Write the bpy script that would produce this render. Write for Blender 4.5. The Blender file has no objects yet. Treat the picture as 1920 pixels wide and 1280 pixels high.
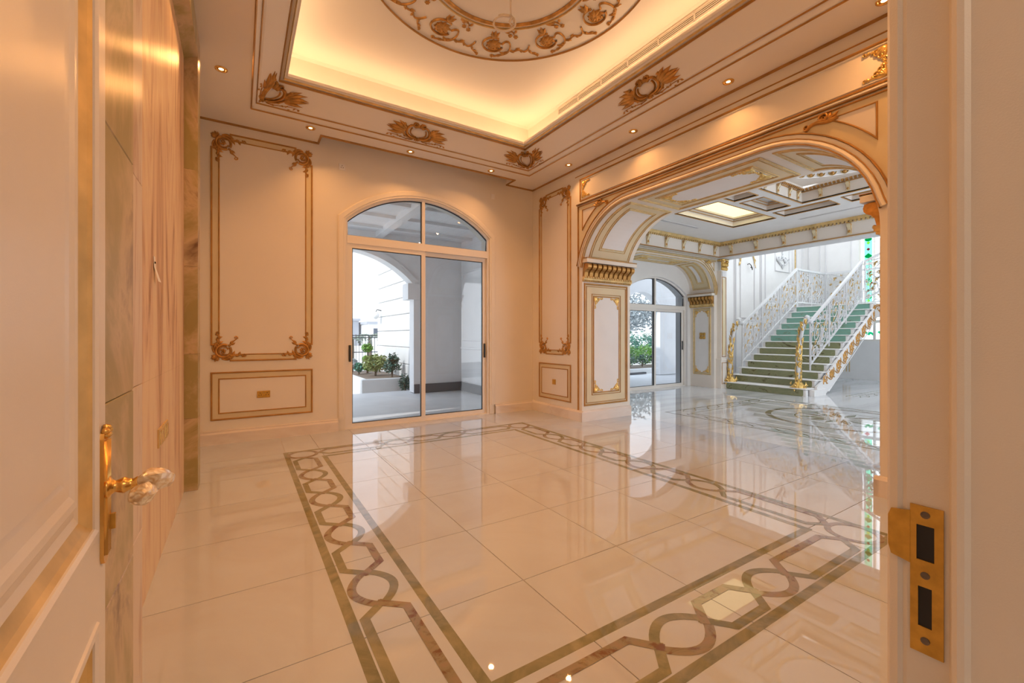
import bpy, bmesh, math, random
from mathutils import Vector, Matrix
random.seed(7)
PI = math.pi
V = Vector
SC = bpy.context.scene
COL = SC.collection

# ------------------------------------------------------------------ camera, world, sun, big lights, exposure
cam = bpy.data.cameras.new('camera')
cam.sensor_width = 36.0; cam.sensor_fit = 'HORIZONTAL'
cam.lens = 805.0 * 36.0 / 1920.0
cam.shift_y = -10.0 / 1920.0
cam.clip_start = 0.02; cam.clip_end = 500
cob = bpy.data.objects.new('camera', cam); COL.objects.link(cob)
cob.location = (0, 0, 1.35)
cob.rotation_euler = (PI / 2, 0, -math.atan2(510, 805))
SC.camera = cob

SC.view_settings.view_transform = 'Standard'
SC.view_settings.look = 'None'
SC.view_settings.gamma = 1.0
SC.view_settings.use_curve_mapping = False
SC.view_settings.exposure = 0.46
SC.cycles.use_denoising = True
SC.cycles.max_bounces = 10
SC.cycles.diffuse_bounces = 6
SC.cycles.glossy_bounces = 5
SC.cycles.transparent_max_bounces = 12
SC.cycles.caustics_reflective = False
SC.cycles.caustics_refractive = False
SC.cycles.sample_clamp_indirect = 6.0

W = bpy.data.worlds.new('sky'); SC.world = W; W.use_nodes = True
nt = W.node_tree; nt.nodes.clear()
wo = nt.nodes.new('ShaderNodeOutputWorld'); wb = nt.nodes.new('ShaderNodeBackground')
tc = nt.nodes.new('ShaderNodeTexCoord'); sp = nt.nodes.new('ShaderNodeSeparateXYZ')
cr = nt.nodes.new('ShaderNodeValToRGB')
cr.color_ramp.elements[0].position = 0.0; cr.color_ramp.elements[0].color = (0.68, 0.72, 0.76, 1)
cr.color_ramp.elements[1].position = 0.7; cr.color_ramp.elements[1].color = (0.72, 0.84, 1.0, 1)
nt.links.new(tc.outputs['Generated'], sp.inputs[0]); nt.links.new(sp.outputs['Z'], cr.inputs[0])
nt.links.new(cr.outputs[0], wb.inputs['Color']); wb.inputs['Strength'].default_value = 1.6
nt.links.new(wb.outputs[0], wo.inputs['Surface'])

def light(name, kind, loc, energy, color=(1, 1, 1), size=None, size_y=None, aim=(0, 0, -1), parent=None, spread=None):
    l = bpy.data.lights.new(name, kind); l.energy = energy; l.color = color
    if kind == 'AREA':
        if size_y: l.shape = 'RECTANGLE'; l.size = size; l.size_y = size_y
        else: l.shape = 'DISK'; l.size = size
        if spread: l.spread = math.radians(spread)
    o = bpy.data.objects.new(name, l); COL.objects.link(o)
    o.location = loc
    o.rotation_euler = V(aim).to_track_quat('-Z', 'Y').to_euler()
    if parent:
        o.parent = parent; o.matrix_parent_inverse = Matrix.Translation(-parent.location)
    return o
sun = light('sun', 'SUN', (-20, -5, 20), 2.0, (1.0, 0.97, 0.92), aim=(0.75, 0.12, -0.65))
sun.data.angle = 0.02
WARM = (1.0, 0.44, 0.135)
COVE = (1.0, 0.62, 0.34)
COOL = (0.93, 0.96, 1.0)
# added overhead fill lamp for the stair hall; daylight through its tall window
light('stair_top_fill', 'AREA', (13.6, 3.6, 7.35), 78, COOL, 4.4, 5.4, (0, 0, -1))
light('tall_window_daylight', 'AREA', (16.9, 3.8, 4.0), 56, COOL, 3.4, 4.2, (-1, 0, 0))
# added fill lamp at the unseen hall end, brightening the hall
light('hall_end_fill', 'AREA', (8.0, -2.3, 1.9), 90, COOL, 4.0, 3.2, (0, 1, 0))
# unseen lamp added behind the camera to light door leaf and jamb
light('corridor_fill', 'AREA', (0.45, -1.5, 3.1), 18, (1.0, 0.68, 0.46), 1.0, 1.0, (0, 0.35, -1))

# ------------------------------------------------------------------ materials
MATS = {}
def nodes_of(name):
    m = bpy.data.materials.new(name); m.use_nodes = True
    MATS[name] = m
    return m, m.node_tree, m.node_tree.nodes['Principled BSDF']
def mat(name, col, rough=0.5, metal=0.0, spec=0.5, coat=0.0, var=0.0, vscale=4.0, bump=0.0, bscale=60.0, emit=None, estr=0.0):
    m, t, b = nodes_of(name)
    b.inputs['Base Color'].default_value = (*col, 1)
    b.inputs['Roughness'].default_value = rough
    b.inputs['Metallic'].default_value = metal
    b.inputs['Specular IOR Level'].default_value = spec
    b.inputs['Coat Weight'].default_value = coat
    if emit:
        b.inputs['Emission Color'].default_value = (*emit, 1); b.inputs['Emission Strength'].default_value = estr
    L = t.links
    if var > 0 or bump > 0:
        tcn = t.nodes.new('ShaderNodeTexCoord')
    if var > 0:
        n = t.nodes.new('ShaderNodeTexNoise'); n.inputs['Scale'].default_value = vscale; n.inputs['Detail'].default_value = 5
        L.new(tcn.outputs['Object'], n.inputs['Vector'])
        r = t.nodes.new('ShaderNodeValToRGB')
        r.color_ramp.elements[0].position = 0.3; r.color_ramp.elements[1].position = 0.7
        r.color_ramp.elements[0].color = (*[max(0, c * (1 - var)) for c in col], 1)
        r.color_ramp.elements[1].color = (*[min(1, c * (1 + var)) for c in col], 1)
        L.new(n.outputs['Fac'], r.inputs[0]); L.new(r.outputs[0], b.inputs['Base Color'])
    if bump > 0:
        n2 = t.nodes.new('ShaderNodeTexNoise'); n2.inputs['Scale'].default_value = bscale; n2.inputs['Detail'].default_value = 3
        L.new(tcn.outputs['Object'], n2.inputs['Vector'])
        bm_ = t.nodes.new('ShaderNodeBump'); bm_.inputs['Strength'].default_value = bump; bm_.inputs['Distance'].default_value = 0.01
        L.new(n2.outputs['Fac'], bm_.inputs['Height']); L.new(bm_.outputs[0], b.inputs['Normal'])
    return m
def marble(name, base, vein, rough, scale=(1, 1, 1), dist=2.0, wscale=0.6, lo=0.45, hi=0.62, coat=0.0, mid=None, objvar=0.0, mirror=None, spec=0.5):
    m, t, b = nodes_of(name); L = t.links
    tcn = t.nodes.new('ShaderNodeTexCoord'); mp = t.nodes.new('ShaderNodeMapping')
    mp.inputs['Scale'].default_value = scale
    src = tcn.outputs['Object']
    if mirror is not None:                       # book-matched slabs
        sx = t.nodes.new('ShaderNodeSeparateXYZ'); cx = t.nodes.new('ShaderNodeCombineXYZ')
        s1 = t.nodes.new('ShaderNodeMath'); s1.operation = 'SUBTRACT'; s1.inputs[1].default_value = mirror
        s2 = t.nodes.new('ShaderNodeMath'); s2.operation = 'ABSOLUTE'
        L.new(src, sx.inputs[0]); L.new(sx.outputs['Y'], s1.inputs[0]); L.new(s1.outputs[0], s2.inputs[0])
        L.new(sx.outputs['X'], cx.inputs[0]); L.new(s2.outputs[0], cx.inputs[1]); L.new(sx.outputs['Z'], cx.inputs[2])
        src = cx.outputs[0]
    L.new(src, mp.inputs['Vector'])
    vec = mp.outputs[0]
    if objvar:
        oi = t.nodes.new('ShaderNodeObjectInfo'); ad = t.nodes.new('ShaderNodeVectorMath'); ad.operation = 'ADD'
        sc2 = t.nodes.new('ShaderNodeMath'); sc2.operation = 'MULTIPLY'; sc2.inputs[1].default_value = 37.0
        L.new(oi.outputs['Random'], sc2.inputs[0]); L.new(vec, ad.inputs[0]); L.new(sc2.outputs[0], ad.inputs[1]); vec = ad.outputs[0]
    n = t.nodes.new('ShaderNodeTexNoise'); n.inputs['Scale'].default_value = wscale; n.inputs['Detail'].default_value = 8
    n.inputs['Roughness'].default_value = 0.62; n.inputs['Distortion'].default_value = dist
    L.new(vec, n.inputs['Vector'])
    r = t.nodes.new('ShaderNodeValToRGB'); e = r.color_ramp.elements
    e[0].position = lo; e[0].color = (*base, 1); e[1].position = hi; e[1].color = (*vein, 1)
    if mid:
        k = e.new((lo + hi) / 2); k.color = (*mid, 1)
    L.new(n.outputs['Fac'], r.inputs[0]); L.new(r.outputs[0], b.inputs['Base Color'])
    b.inputs['Roughness'].default_value = rough; b.inputs['Coat Weight'].default_value = coat
    b.inputs['Specular IOR Level'].default_value = spec
    return m
mat('paint', (0.80, 0.755, 0.68), 0.55, var=0.03, vscale=1.2)
mat('paint_field', (0.80, 0.745, 0.68), 0.5, var=0.03, vscale=1.0)
mat('paint_ochre', (0.72, 0.62, 0.41), 0.5, var=0.04, vscale=2)
mat('ceiling_white', (0.86, 0.81, 0.75), 0.6)
mat('hall_white', (0.80, 0.80, 0.80), 0.5, var=0.02)
mat('hall_grey', (0.70, 0.70, 0.72), 0.5)
mat('door_paint', (0.78, 0.74, 0.70), 0.32, var=0.02, bump=0.04, bscale=300)
mat('jamb_paint', (0.74, 0.68, 0.60), 0.45, var=0.02, bump=0.08, bscale=350)
mat('gilt', (0.52, 0.27, 0.07), 0.36, 0.55, var=0.35, vscale=14)
mat('gilt_bright', (0.80, 0.52, 0.17), 0.28, 0.75, var=0.3, vscale=30)
mat('gilt_line', (0.46, 0.24, 0.065), 0.4, 0.45, var=0.2, vscale=6)
mat('gilt_light', (0.66, 0.47, 0.20), 0.4, 0.35, var=0.2, vscale=10)
mat('brass', (0.80, 0.48, 0.14), 0.22, 0.95)
mat('brass_plate', (0.62, 0.36, 0.07), 0.38, 0.8, var=0.15, vscale=40)
mat('dark', (0.012, 0.01, 0.01), 0.6)
mat('gasket', (0.03, 0.035, 0.04), 0.5)
mat('alu', (0.80, 0.77, 0.73), 0.4)
mat('iron_white', (0.66, 0.67, 0.69), 0.35)
mat('plastic_white', (0.85, 0.84, 0.82), 0.4)
mat('grout', (0.42, 0.36, 0.32), 0.6)
mat('cove_white', (0.86, 0.80, 0.70), 0.6)
mat('cable', (0.78, 0.72, 0.66), 0.5)
mat('vent_dark', (0.03, 0.02, 0.015), 0.7)
mat('lamp_glow', (1, 0.9, 0.7), 0.4, emit=(1.0, 0.66, 0.28), estr=6.0)
mat('fill_glow_white', (1, 1, 1), 0.4, emit=(0.95, 0.97, 1.0), estr=0.9)
mat('laylight', (0.9, 0.85, 0.5), 0.3, var=0.1, vscale=2.0, emit=(1.0, 0.86, 0.44), estr=0.95)
mat('paper', (0.86, 0.84, 0.82), 0.6)
marble('floor_marble', (0.545, 0.60, 0.68), (0.50, 0.51, 0.56), 0.014, (1.0, 1.0, 1.0), 1.4, 1.1, 0.4, 0.85, objvar=1, spec=.85)
marble('hall_marble', (0.68, 0.70, 0.73), (0.48, 0.50, 0.52), 0.016, (0.35, 2.2, 1.0), 0.8, 1.0, 0.46, 0.70, spec=.8)
marble('base_marble', (0.80, 0.74, 0.69), (0.72, 0.64, 0.58), 0.2, (1, 1, 3), 1.0, 1.0)
marble('inlay_olive', (0.20, 0.20, 0.12), (0.32, 0.30, 0.19), 0.02, (1.0, 1.0, 1.0), 2.5, 3.0, 0.38, 0.66, objvar=1)
marble('inlay_brown', (0.32, 0.25, 0.18), (0.20, 0.11, 0.07), 0.02, (1.0, 1.0, 1.0), 3.0, 5.0, 0.40, 0.62, mid=(0.28, 0.25, 0.17), objvar=1)
marble('wood_marble', (0.80, 0.62, 0.42), (0.42, 0.22, 0.11), 0.40, (1.0, 1.6, 0.24), 3.2, 1.5, 0.43, 0.66, mid=(0.70, 0.48, 0.32), mirror=3.35, spec=.3)
marble('pale_marble', (0.72, 0.60, 0.50), (0.42, 0.22, 0.15), 0.28, (1.0, 4.0, 0.7), 2.0, 1.4, 0.52, 0.72, objvar=1, spec=.3)
marble('green_onyx_frame', (0.36, 0.30, 0.13), (0.17, 0.10, 0.06), 0.28, (1.0, 1.2, 1.0), 1.6, 1.1, 0.42, 0.68, mid=(0.56, 0.44, 0.28), objvar=1, spec=.3)
marble('stair_onyx', (0.24, 0.26, 0.14), (0.09, 0.08, 0.03), 0.12, (1.0, 1.0, 2.0), 3.0, 1.8, 0.45, 0.68, mid=(0.28, 0.29, 0.16), objvar=1)
marble('stair_onyx_teal', (0.20, 0.40, 0.33), (0.12, 0.12, 0.05), 0.12, (1.0, 1.0, 2.0), 3.0, 1.6, 0.48, 0.74, mid=(0.21, 0.36, 0.28), objvar=1)
mat('terrace', (0.60, 0.60, 0.61), 0.5, var=0.06, vscale=2)
mat('stone_white', (0.66, 0.66, 0.66), 0.7, var=0.03, vscale=3)
mat('stone_grey', (0.82, 0.82, 0.83), 0.7, var=0.04, vscale=2)
mat('dark_stone', (0.10, 0.10, 0.11), 0.5)
mat('leaf_bright', (0.14, 0.33, 0.04), 0.6, var=0.4, vscale=8)
mat('leaf_olive', (0.22, 0.27, 0.09), 0.6, var=0.4, vscale=8)
mat('leaf_dark', (0.06, 0.13, 0.10), 0.6, var=0.5, vscale=8)
mat('leaf_teal', (0.05, 0.20, 0.14), 0.6, var=0.4, vscale=8)
mat('leaf_grey', (0.30, 0.34, 0.36), 0.6, var=0.4, vscale=8)
mat('leaf_palm', (0.18, 0.22, 0.17), 0.6)
mat('bark', (0.16, 0.12, 0.09), 0.8)
mat('iron_black', (0.04, 0.045, 0.05), 0.5)
mat('lawn', (0.10, 0.32, 0.24), 0.8, var=0.2, vscale=2)
mat('sand', (0.72, 0.70, 0.67), 0.8)
mat('house_white', (0.78, 0.78, 0.78), 0.8)
mat('house_grey', (0.42, 0.44, 0.48), 0.8)
mat('window_dark', (0.10, 0.12, 0.15), 0.2)
mat('glass_green', (0.01, 0.38, 0.16), 0.2, emit=(0.01, 0.38, 0.16), estr=0.0)
mat('glass_mint', (0.35, 0.80, 0.66), 0.2)
mat('glass_red', (0.65, 0.02, 0.08), 0.2)
mat('glass_yellow', (0.80, 0.75, 0.10), 0.2)
def glass(name, tint, refl=1.0):
    m = bpy.data.materials.new(name); m.use_nodes = True; t = m.node_tree; t.nodes.clear(); MATS[name] = m
    o = t.nodes.new('ShaderNodeOutputMaterial'); mx = t.nodes.new('ShaderNodeMixShader')
    tr = t.nodes.new('ShaderNodeBsdfTransparent'); gl = t.nodes.new('ShaderNodeBsdfGlossy'); fr = t.nodes.new('ShaderNodeFresnel')
    tr.inputs[0].default_value = (*tint, 1); gl.inputs['Roughness'].default_value = 0.01
    gl.inputs[0].default_value = (refl, refl, refl, 1); fr.inputs[0].default_value = 1.6
    t.links.new(fr.outputs[0], mx.inputs[0]); t.links.new(tr.outputs[0], mx.inputs[1]); t.links.new(gl.outputs[0], mx.inputs[2])
    t.links.new(mx.outputs[0], o.inputs[0])
    return m
glass('glass', (0.95, 0.97, 0.98))
def translucent(name, tint, wt=0.5):
    m = bpy.data.materials.new(name); m.use_nodes = True; t = m.node_tree; t.nodes.clear(); MATS[name] = m
    o = t.nodes.new('ShaderNodeOutputMaterial'); mx = t.nodes.new('ShaderNodeMixShader')
    tr = t.nodes.new('ShaderNodeBsdfTransparent'); tl = t.nodes.new('ShaderNodeBsdfTranslucent')
    tr.inputs[0].default_value = (*tint, 1); tl.inputs[0].default_value = (*tint, 1); mx.inputs[0].default_value = wt
    t.links.new(tr.outputs[0], mx.inputs[1]); t.links.new(tl.outputs[0], mx.inputs[2]); t.links.new(mx.outputs[0], o.inputs[0])
translucent('glass_frosted', (0.93, 0.96, 0.96), 0.4)
for nme, c in (('st_green', (0.01, 0.40, 0.16)), ('st_mint', (0.45, 0.88, 0.72)), ('st_red', (0.70, 0.03, 0.10)), ('st_yellow', (0.85, 0.80, 0.12))):
    translucent(nme, c, 0.35)
m, t, b = nodes_of('crystal')
b.inputs['Base Color'].default_value = (0.93, 0.72, 0.42, 1); b.inputs['Roughness'].default_value = 0.18
b.inputs['Transmission Weight'].default_value = 0.35; b.inputs['IOR'].default_value = 1.45
nn = t.nodes.new('ShaderNodeTexNoise'); nn.inputs['Scale'].default_value = 3; nn.inputs['Distortion'].default_value = 1.2; nn.inputs['Detail'].default_value = 2
rr = t.nodes.new('ShaderNodeValToRGB'); rr.color_ramp.elements[0].color = (0.60, 0.40, 0.20, 1); rr.color_ramp.elements[1].color = (0.95, 0.85, 0.65, 1)
rr.color_ramp.elements[0].position = 0.35; rr.color_ramp.elements[1].position = 0.6
t.links.new(nn.outputs['Fac'], rr.inputs[0]); t.links.new(rr.outputs[0], b.inputs['Base Color'])

# ------------------------------------------------------------------ mesh helpers
def frame(o, s, t, n):
    return Matrix(((s[0], t[0], n[0], o[0]), (s[1], t[1], n[1], o[1]), (s[2], t[2], n[2], o[2]), (0, 0, 0, 1)))
IDM = Matrix.Identity(4)
class MB:
    def __init__(s, f=None):
        s.v = []; s.f = []; s.m = f if callable(f) else (lambda x, y, h, M=(f or IDM): M @ V((x, y, h)))
    def add(s, pts, faces):
        b = len(s.v); s.v += [tuple(s.m(*p)) for p in pts]; s.f += [tuple(i + b for i in q) for q in faces]; return s
    def box(s, x0, y0, z0, x1, y1, z1):
        return s.add([(x0, y0, z0), (x1, y0, z0), (x1, y1, z0), (x0, y1, z0), (x0, y0, z1), (x1, y0, z1), (x1, y1, z1), (x0, y1, z1)],
                     [(3, 2, 1, 0), (4, 5, 6, 7), (0, 1, 5, 4), (1, 2, 6, 5), (2, 3, 7, 6), (3, 0, 4, 7)])
    def bbox(s, x0, y0, z0, x1, y1, z1, c=0.006):   # box with chamfered top edges (top = +z)
        return s.add([(x0, y0, z0), (x1, y0, z0), (x1, y1, z0), (x0, y1, z0), (x0, y0, z1 - c), (x1, y0, z1 - c), (x1, y1, z1 - c), (x0, y1, z1 - c),
                      (x0 + c, y0 + c, z1), (x1 - c, y0 + c, z1), (x1 - c, y1 - c, z1), (x0 + c, y1 - c, z1)],
                     [(3, 2, 1, 0), (8, 9, 10, 11), (0, 1, 5, 4), (1, 2, 6, 5), (2, 3, 7, 6), (3, 0, 4, 7), (4, 5, 9, 8), (5, 6, 10, 9), (6, 7, 11, 10), (7, 4, 8, 11)])
    def prism(s, poly, h0, h1):
        n = len(poly)
        return s.add([(x, y, h0) for x, y in poly] + [(x, y, h1) for x, y in poly],
                     [tuple(range(n - 1, -1, -1)), tuple(range(n, 2 * n))] + [(i, (i + 1) % n, n + (i + 1) % n, n + i) for i in range(n)])
    def face(s, poly, h=0.0):
        return s.add([(x, y, h) for x, y in poly], [tuple(range(len(poly)))])
    def strip(s, pts, prof, closed=False, cap=True):
        rows = [[(x, y, h) for x, y in offset(pts, d, closed)] for d, h in prof]
        n = len(pts); k = len(prof); P = [p for r in rows for p in r]; F = []
        for j in range(k - 1):
            for i in range(n if closed else n - 1):
                a = j * n + i; b = j * n + (i + 1) % n; F.append((a, b, b + n, a + n))
        if not closed and cap and k > 2:
            F.append(tuple(j * n for j in range(k))); F.append(tuple(j * n + n - 1 for j in range(k - 1, -1, -1)))
        return s.add(P, F)
    def stroke(s, pts, w, h, two=False):
        n = len(pts); P = []; F = []
        tang = []
        for i in range(n):
            a = pts[max(i - 1, 0)]; b = pts[min(i + 1, n - 1)]; dx, dy = b[0] - a[0], b[1] - a[1]; l = math.hypot(dx, dy) or 1e-9
            tang.append((dx / l, dy / l))
        ws = [w(i / (n - 1)) if callable(w) else w for i in range(n)]; mw = max(ws) or 1e-9
        for i, (x, y) in enumerate(pts):
            nx, ny = -tang[i][1], tang[i][0]; q = ws[i]; hh = h * (0.25 + 0.75 * q / mw)
            prof = ((-1, 0), (-0.55, 0.72), (0, 1), (0.55, 0.72), (1, 0)) if not two else ((-1, 0), (0, 1), (1, 0), (0, -1))
            for d, e in prof: P.append((x + nx * q * d, y + ny * q * d, e * hh))
        k = 5 if not two else 4
        for i in range(n - 1):
            for j in range(k - 1 if not two else k):
                a = i * k + j; b = i * k + (j + 1) % k; F.append((a, b, b + k, a + k))
        return s.add(P, F)
    def tube(s, pts, r, n=8, cap=True):
        pts = [V(p) for p in pts]; P = []; F = []; m = len(pts); up = None
        for i, p in enumerate(pts):
            d = (pts[min(i + 1, m - 1)] - pts[max(i - 1, 0)]).normalized()
            if up is None: up = V((0, 0, 1)) if abs(d.z) < 0.9 else V((1, 0, 0))
            u = d.cross(up).normalized(); up = u.cross(d).normalized()
            q = r[i] if isinstance(r, (list, tuple)) else r
            for j in range(n):
                c = p + u * (math.cos(2 * PI * j / n) * q) + up * (math.sin(2 * PI * j / n) * q); P.append(tuple(c))
        for i in range(m - 1):
            for j in range(n):
                a = i * n + j; b = i * n + (j + 1) % n; F.append((a, b, b + n, a + n))
        if cap: F.append(tuple(range(n - 1, -1, -1))); F.append(tuple((m - 1) * n + j for j in range(n)))
        return s.add(P, F)
    def lathe(s, prof, c=(0, 0), n=16):
        P = []; F = []
        for r, z in prof:
            for j in range(n): P.append((c[0] + r * math.cos(2 * PI * j / n), c[1] + r * math.sin(2 * PI * j / n), z))
        for i in range(len(prof) - 1):
            for j in range(n):
                a = i * n + j; b = i * n + (j + 1) % n; F.append((a, b, b + n, a + n))
        F.append(tuple(range(n - 1, -1, -1))); F.append(tuple((len(prof) - 1) * n + j for j in range(n)))
        return s.add(P, F)
def offset(pts, d, closed=False):
    n = len(pts); out = []
    for i in range(n):
        p = pts[i]
        a = pts[(i - 1) % n] if (closed or i > 0) else None; b = pts[(i + 1) % n] if (closed or i < n - 1) else None
        ns = []
        for q0, q1 in ((a, p), (p, b)):
            if q0 is None or q1 is None: continue
            dx, dy = q1[0] - q0[0], q1[1] - q0[1]; l = math.hypot(dx, dy) or 1e-9; ns.append((-dy / l, dx / l))
        if len(ns) == 1: mx, my = ns[0]
        else:
            k = 1 + ns[0][0] * ns[1][0] + ns[0][1] * ns[1][1]; k = max(k, 0.2)
            mx, my = (ns[0][0] + ns[1][0]) / k, (ns[0][1] + ns[1][1]) / k
        out.append((p[0] + mx * d, p[1] + my * d))
    return out
def rect(x0, y0, x1, y1): return [(x0, y0), (x1, y0), (x1, y1), (x0, y1)]
def arc(cx, cy, r, a0, a1, n=12, ry=None):
    ry = ry or r
    return [(cx + r * math.cos(a0 + (a1 - a0) * i / n), cy + ry * math.sin(a0 + (a1 - a0) * i / n)) for i in range(n + 1)]
def spiral(cx, cy, r0, r1, a0, turns, n=22):
    return [(cx + (r0 + (r1 - r0) * i / n) * math.cos(a0 + 2 * PI * turns * i / n), cy + (r0 + (r1 - r0) * i / n) * math.sin(a0 + 2 * PI * turns * i / n)) for i in range(n + 1)]
def bez(p0, p1, p2, p3, n=12):
    return [tuple((1 - t) ** 3 * a + 3 * (1 - t) ** 2 * t * b + 3 * (1 - t) * t * t * c + t ** 3 * d for a, b, c, d in zip(p0, p1, p2, p3)) for t in [i / n for i in range(n + 1)]]
def leafpts(x, y, ang, L, bend=0.0, n=9):
    out = [(x, y)]; a = ang
    for i in range(n):
        x += math.cos(a) * L / n; y += math.sin(a) * L / n; a += bend / n; out.append((x, y))
    return out
def leafw(Wd, teeth=3, base=0.25):
    def f(t):
        q = Wd * (base + (1 - base) * math.sin(PI * min(1, t ** 0.75)) ) * (1 - t ** 4)
        return max(1e-4, q * (1 + (0.28 * ((t * teeth) % 1.0) if teeth else 0)))
    return f
def taper(w0, w1): return lambda t: w0 + (w1 - w0) * t

def obj(name, mb, m, parent=None, smooth=False, label=None, cat=None, group=None, kind=None):
    me = bpy.data.meshes.new(name); me.from_pydata(mb.v, [], mb.f); me.update()
    if smooth: me.polygons.foreach_set('use_smooth', [True] * len(me.polygons))
    me.materials.append(MATS[m])
    o = bpy.data.objects.new(name, me); COL.objects.link(o)
    if parent: attach(o, parent)
    return tag(o, label, cat, group, kind)
def attach(o, parent):
    o.parent = parent; o.matrix_parent_inverse = WORLD.get(parent.name, IDM).inverted()
WORLD = {}
def tag(o, label=None, cat=None, group=None, kind=None):
    if label: o['label'] = label
    if cat: o['category'] = cat
    if group: o['group'] = group
    if kind: o['kind'] = kind
    return o
def empty(name, loc, label=None, cat=None, group=None, kind=None):
    o = bpy.data.objects.new(name, None); COL.objects.link(o); o.location = loc; o.empty_display_size = 0.1
    WORLD[o.name] = Matrix.Translation(loc)
    return tag(o, label, cat, group, kind)
def place(src, name, M, parent=None):                 # a copy of one mesh object at a matrix (shared mesh data)
    o = src.copy(); o.name = name; COL.objects.link(o)
    o.parent = None; o.matrix_parent_inverse = IDM
    o.matrix_basis = M
    if parent:
        o.parent = parent; o.matrix_parent_inverse = WORLD.get(parent.name, IDM).inverted()
    WORLD[o.name] = M.copy()
    return o
def proto(name, mb, m, smooth=True):                  # mesh only, linked by shelf()
    me = bpy.data.meshes.new(name); me.from_pydata(mb.v, [], mb.f); me.update()
    if smooth: me.polygons.foreach_set('use_smooth', [True] * len(me.polygons))
    me.materials.append(MATS[m]); return me
def put(me, name, M, parent=None, **kw):
    o = bpy.data.objects.new(name, me); COL.objects.link(o); o.matrix_basis = M; WORLD[o.name] = M.copy()
    if parent:
        o.parent = parent; o.matrix_parent_inverse = WORLD.get(parent.name, IDM).inverted()
    return tag(o, **kw)
HR = lambda w, h: [(-w / 2, 0), (-w / 2, h * .4), (-w / 5, h), (w / 5, h), (w / 2, h * .4), (w / 2, 0)]      # bead moulding profile

# ------------------------------------------------------------------ ornament meshes (local x, y in the wall plane, z out of it)
def o_corner():          # rococo corner of the tall wall panels: corner at the origin, panel towards +x +y
    b = MB()
    b.stroke(arc(.115, .115, .078, math.radians(60), math.radians(395), 22), .017, .022)
    b.stroke(arc(.115, .115, .052, math.radians(230), math.radians(20), 16), .009, .018)
    b.stroke(spiral(.105, .10, .04, .008, math.radians(200), -1.2), taper(.011, .006), .024)
    for a, L in ((225, .055), (190, .06), (260, .06), (160, .05), (290, .05)):
        b.stroke(leafpts(.045 + .012 * math.cos(math.radians(a)), .045 + .012 * math.sin(math.radians(a)), math.radians(a), L, .5 if a < 225 else -.5), leafw(.017), .02)
    for sw in (0, 1):
        q = (lambda x, y: (x, y)) if not sw else (lambda x, y: (y, x))
        def S(pts, w, h): b.stroke([q(*p) for p in pts], w, h)
        S(bez((.17, .075), (.21, .02), (.25, .09), (.35, .045)), taper(.014, .005), .018)
        S(spiral(.335, .058, .022, .006, math.radians(-90), 1.1, 12), taper(.007, .004), .014)
        for x, y, a, L in ((.20, .06, 40, .07), (.24, .06, -35, .05), (.27, .06, 45, .055), (.31, .05, -30, .03), (.19, .05, -50, .04)):
            S(leafpts(x, y, math.radians(a), L, .8), leafw(.015), .016)
        S(leafpts(.115, .012, math.radians(8), .12, .25), leafw(.012, 0), .016)
        S(bez((.02, .10), (-.01, .15), (.0, .17), (.02, .21)), taper(.012, .005), .014)
    b.stroke(bez((.165, .175), (.20, .19), (.205, .235), (.255, .265)), taper(.016, .006), .02)
    b.stroke(spiral(.245, .28, .022, .006, math.radians(-40), 1.1, 12), taper(.008, .004), .016)
    for a, L in ((10, .06), (80, .06), (30, .04), (60, .04)):
        b.stroke(leafpts(.19, .195, math.radians(a), L, .7 if a < 45 else -.7), leafw(.015), .016)
    for a in range(0, 360, 72):
        b.stroke(leafpts(.115, .115, math.radians(a), .035, .6), leafw(.012, 0), .022)
    return b
def o_small():           # small acanthus corner of the pier and soffit panels
    b = MB()
    for sw in (0, 1):
        q = (lambda x, y: (x, y)) if not sw else (lambda x, y: (y, x))
        def S(pts, w, h): b.stroke([q(*p) for p in pts], w, h)
        S(bez((.01, .015), (.06, .0), (.09, .04), (.16, .012)), taper(.013, .004), .014)
        S(spiral(.15, .022, .016, .004, -PI / 2, 1.1, 12), taper(.006, .003), .012)
        S(spiral(.075, .045, .022, .005, PI, -1.2, 14), taper(.008, .004), .014)
        for x, y, a, L in ((.05, .012, 60, .05), (.09, .015, 50, .04), (.12, .012, 40, .035), (.03, .012, 35, .07)):
            S(leafpts(x, y, math.radians(a), L, .6), leafw(.014), .013)
    for a in (45, 25, 65): b.stroke(leafpts(.012, .012, math.radians(a), .085, 0), leafw(.016), .018)
    return b
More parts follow.
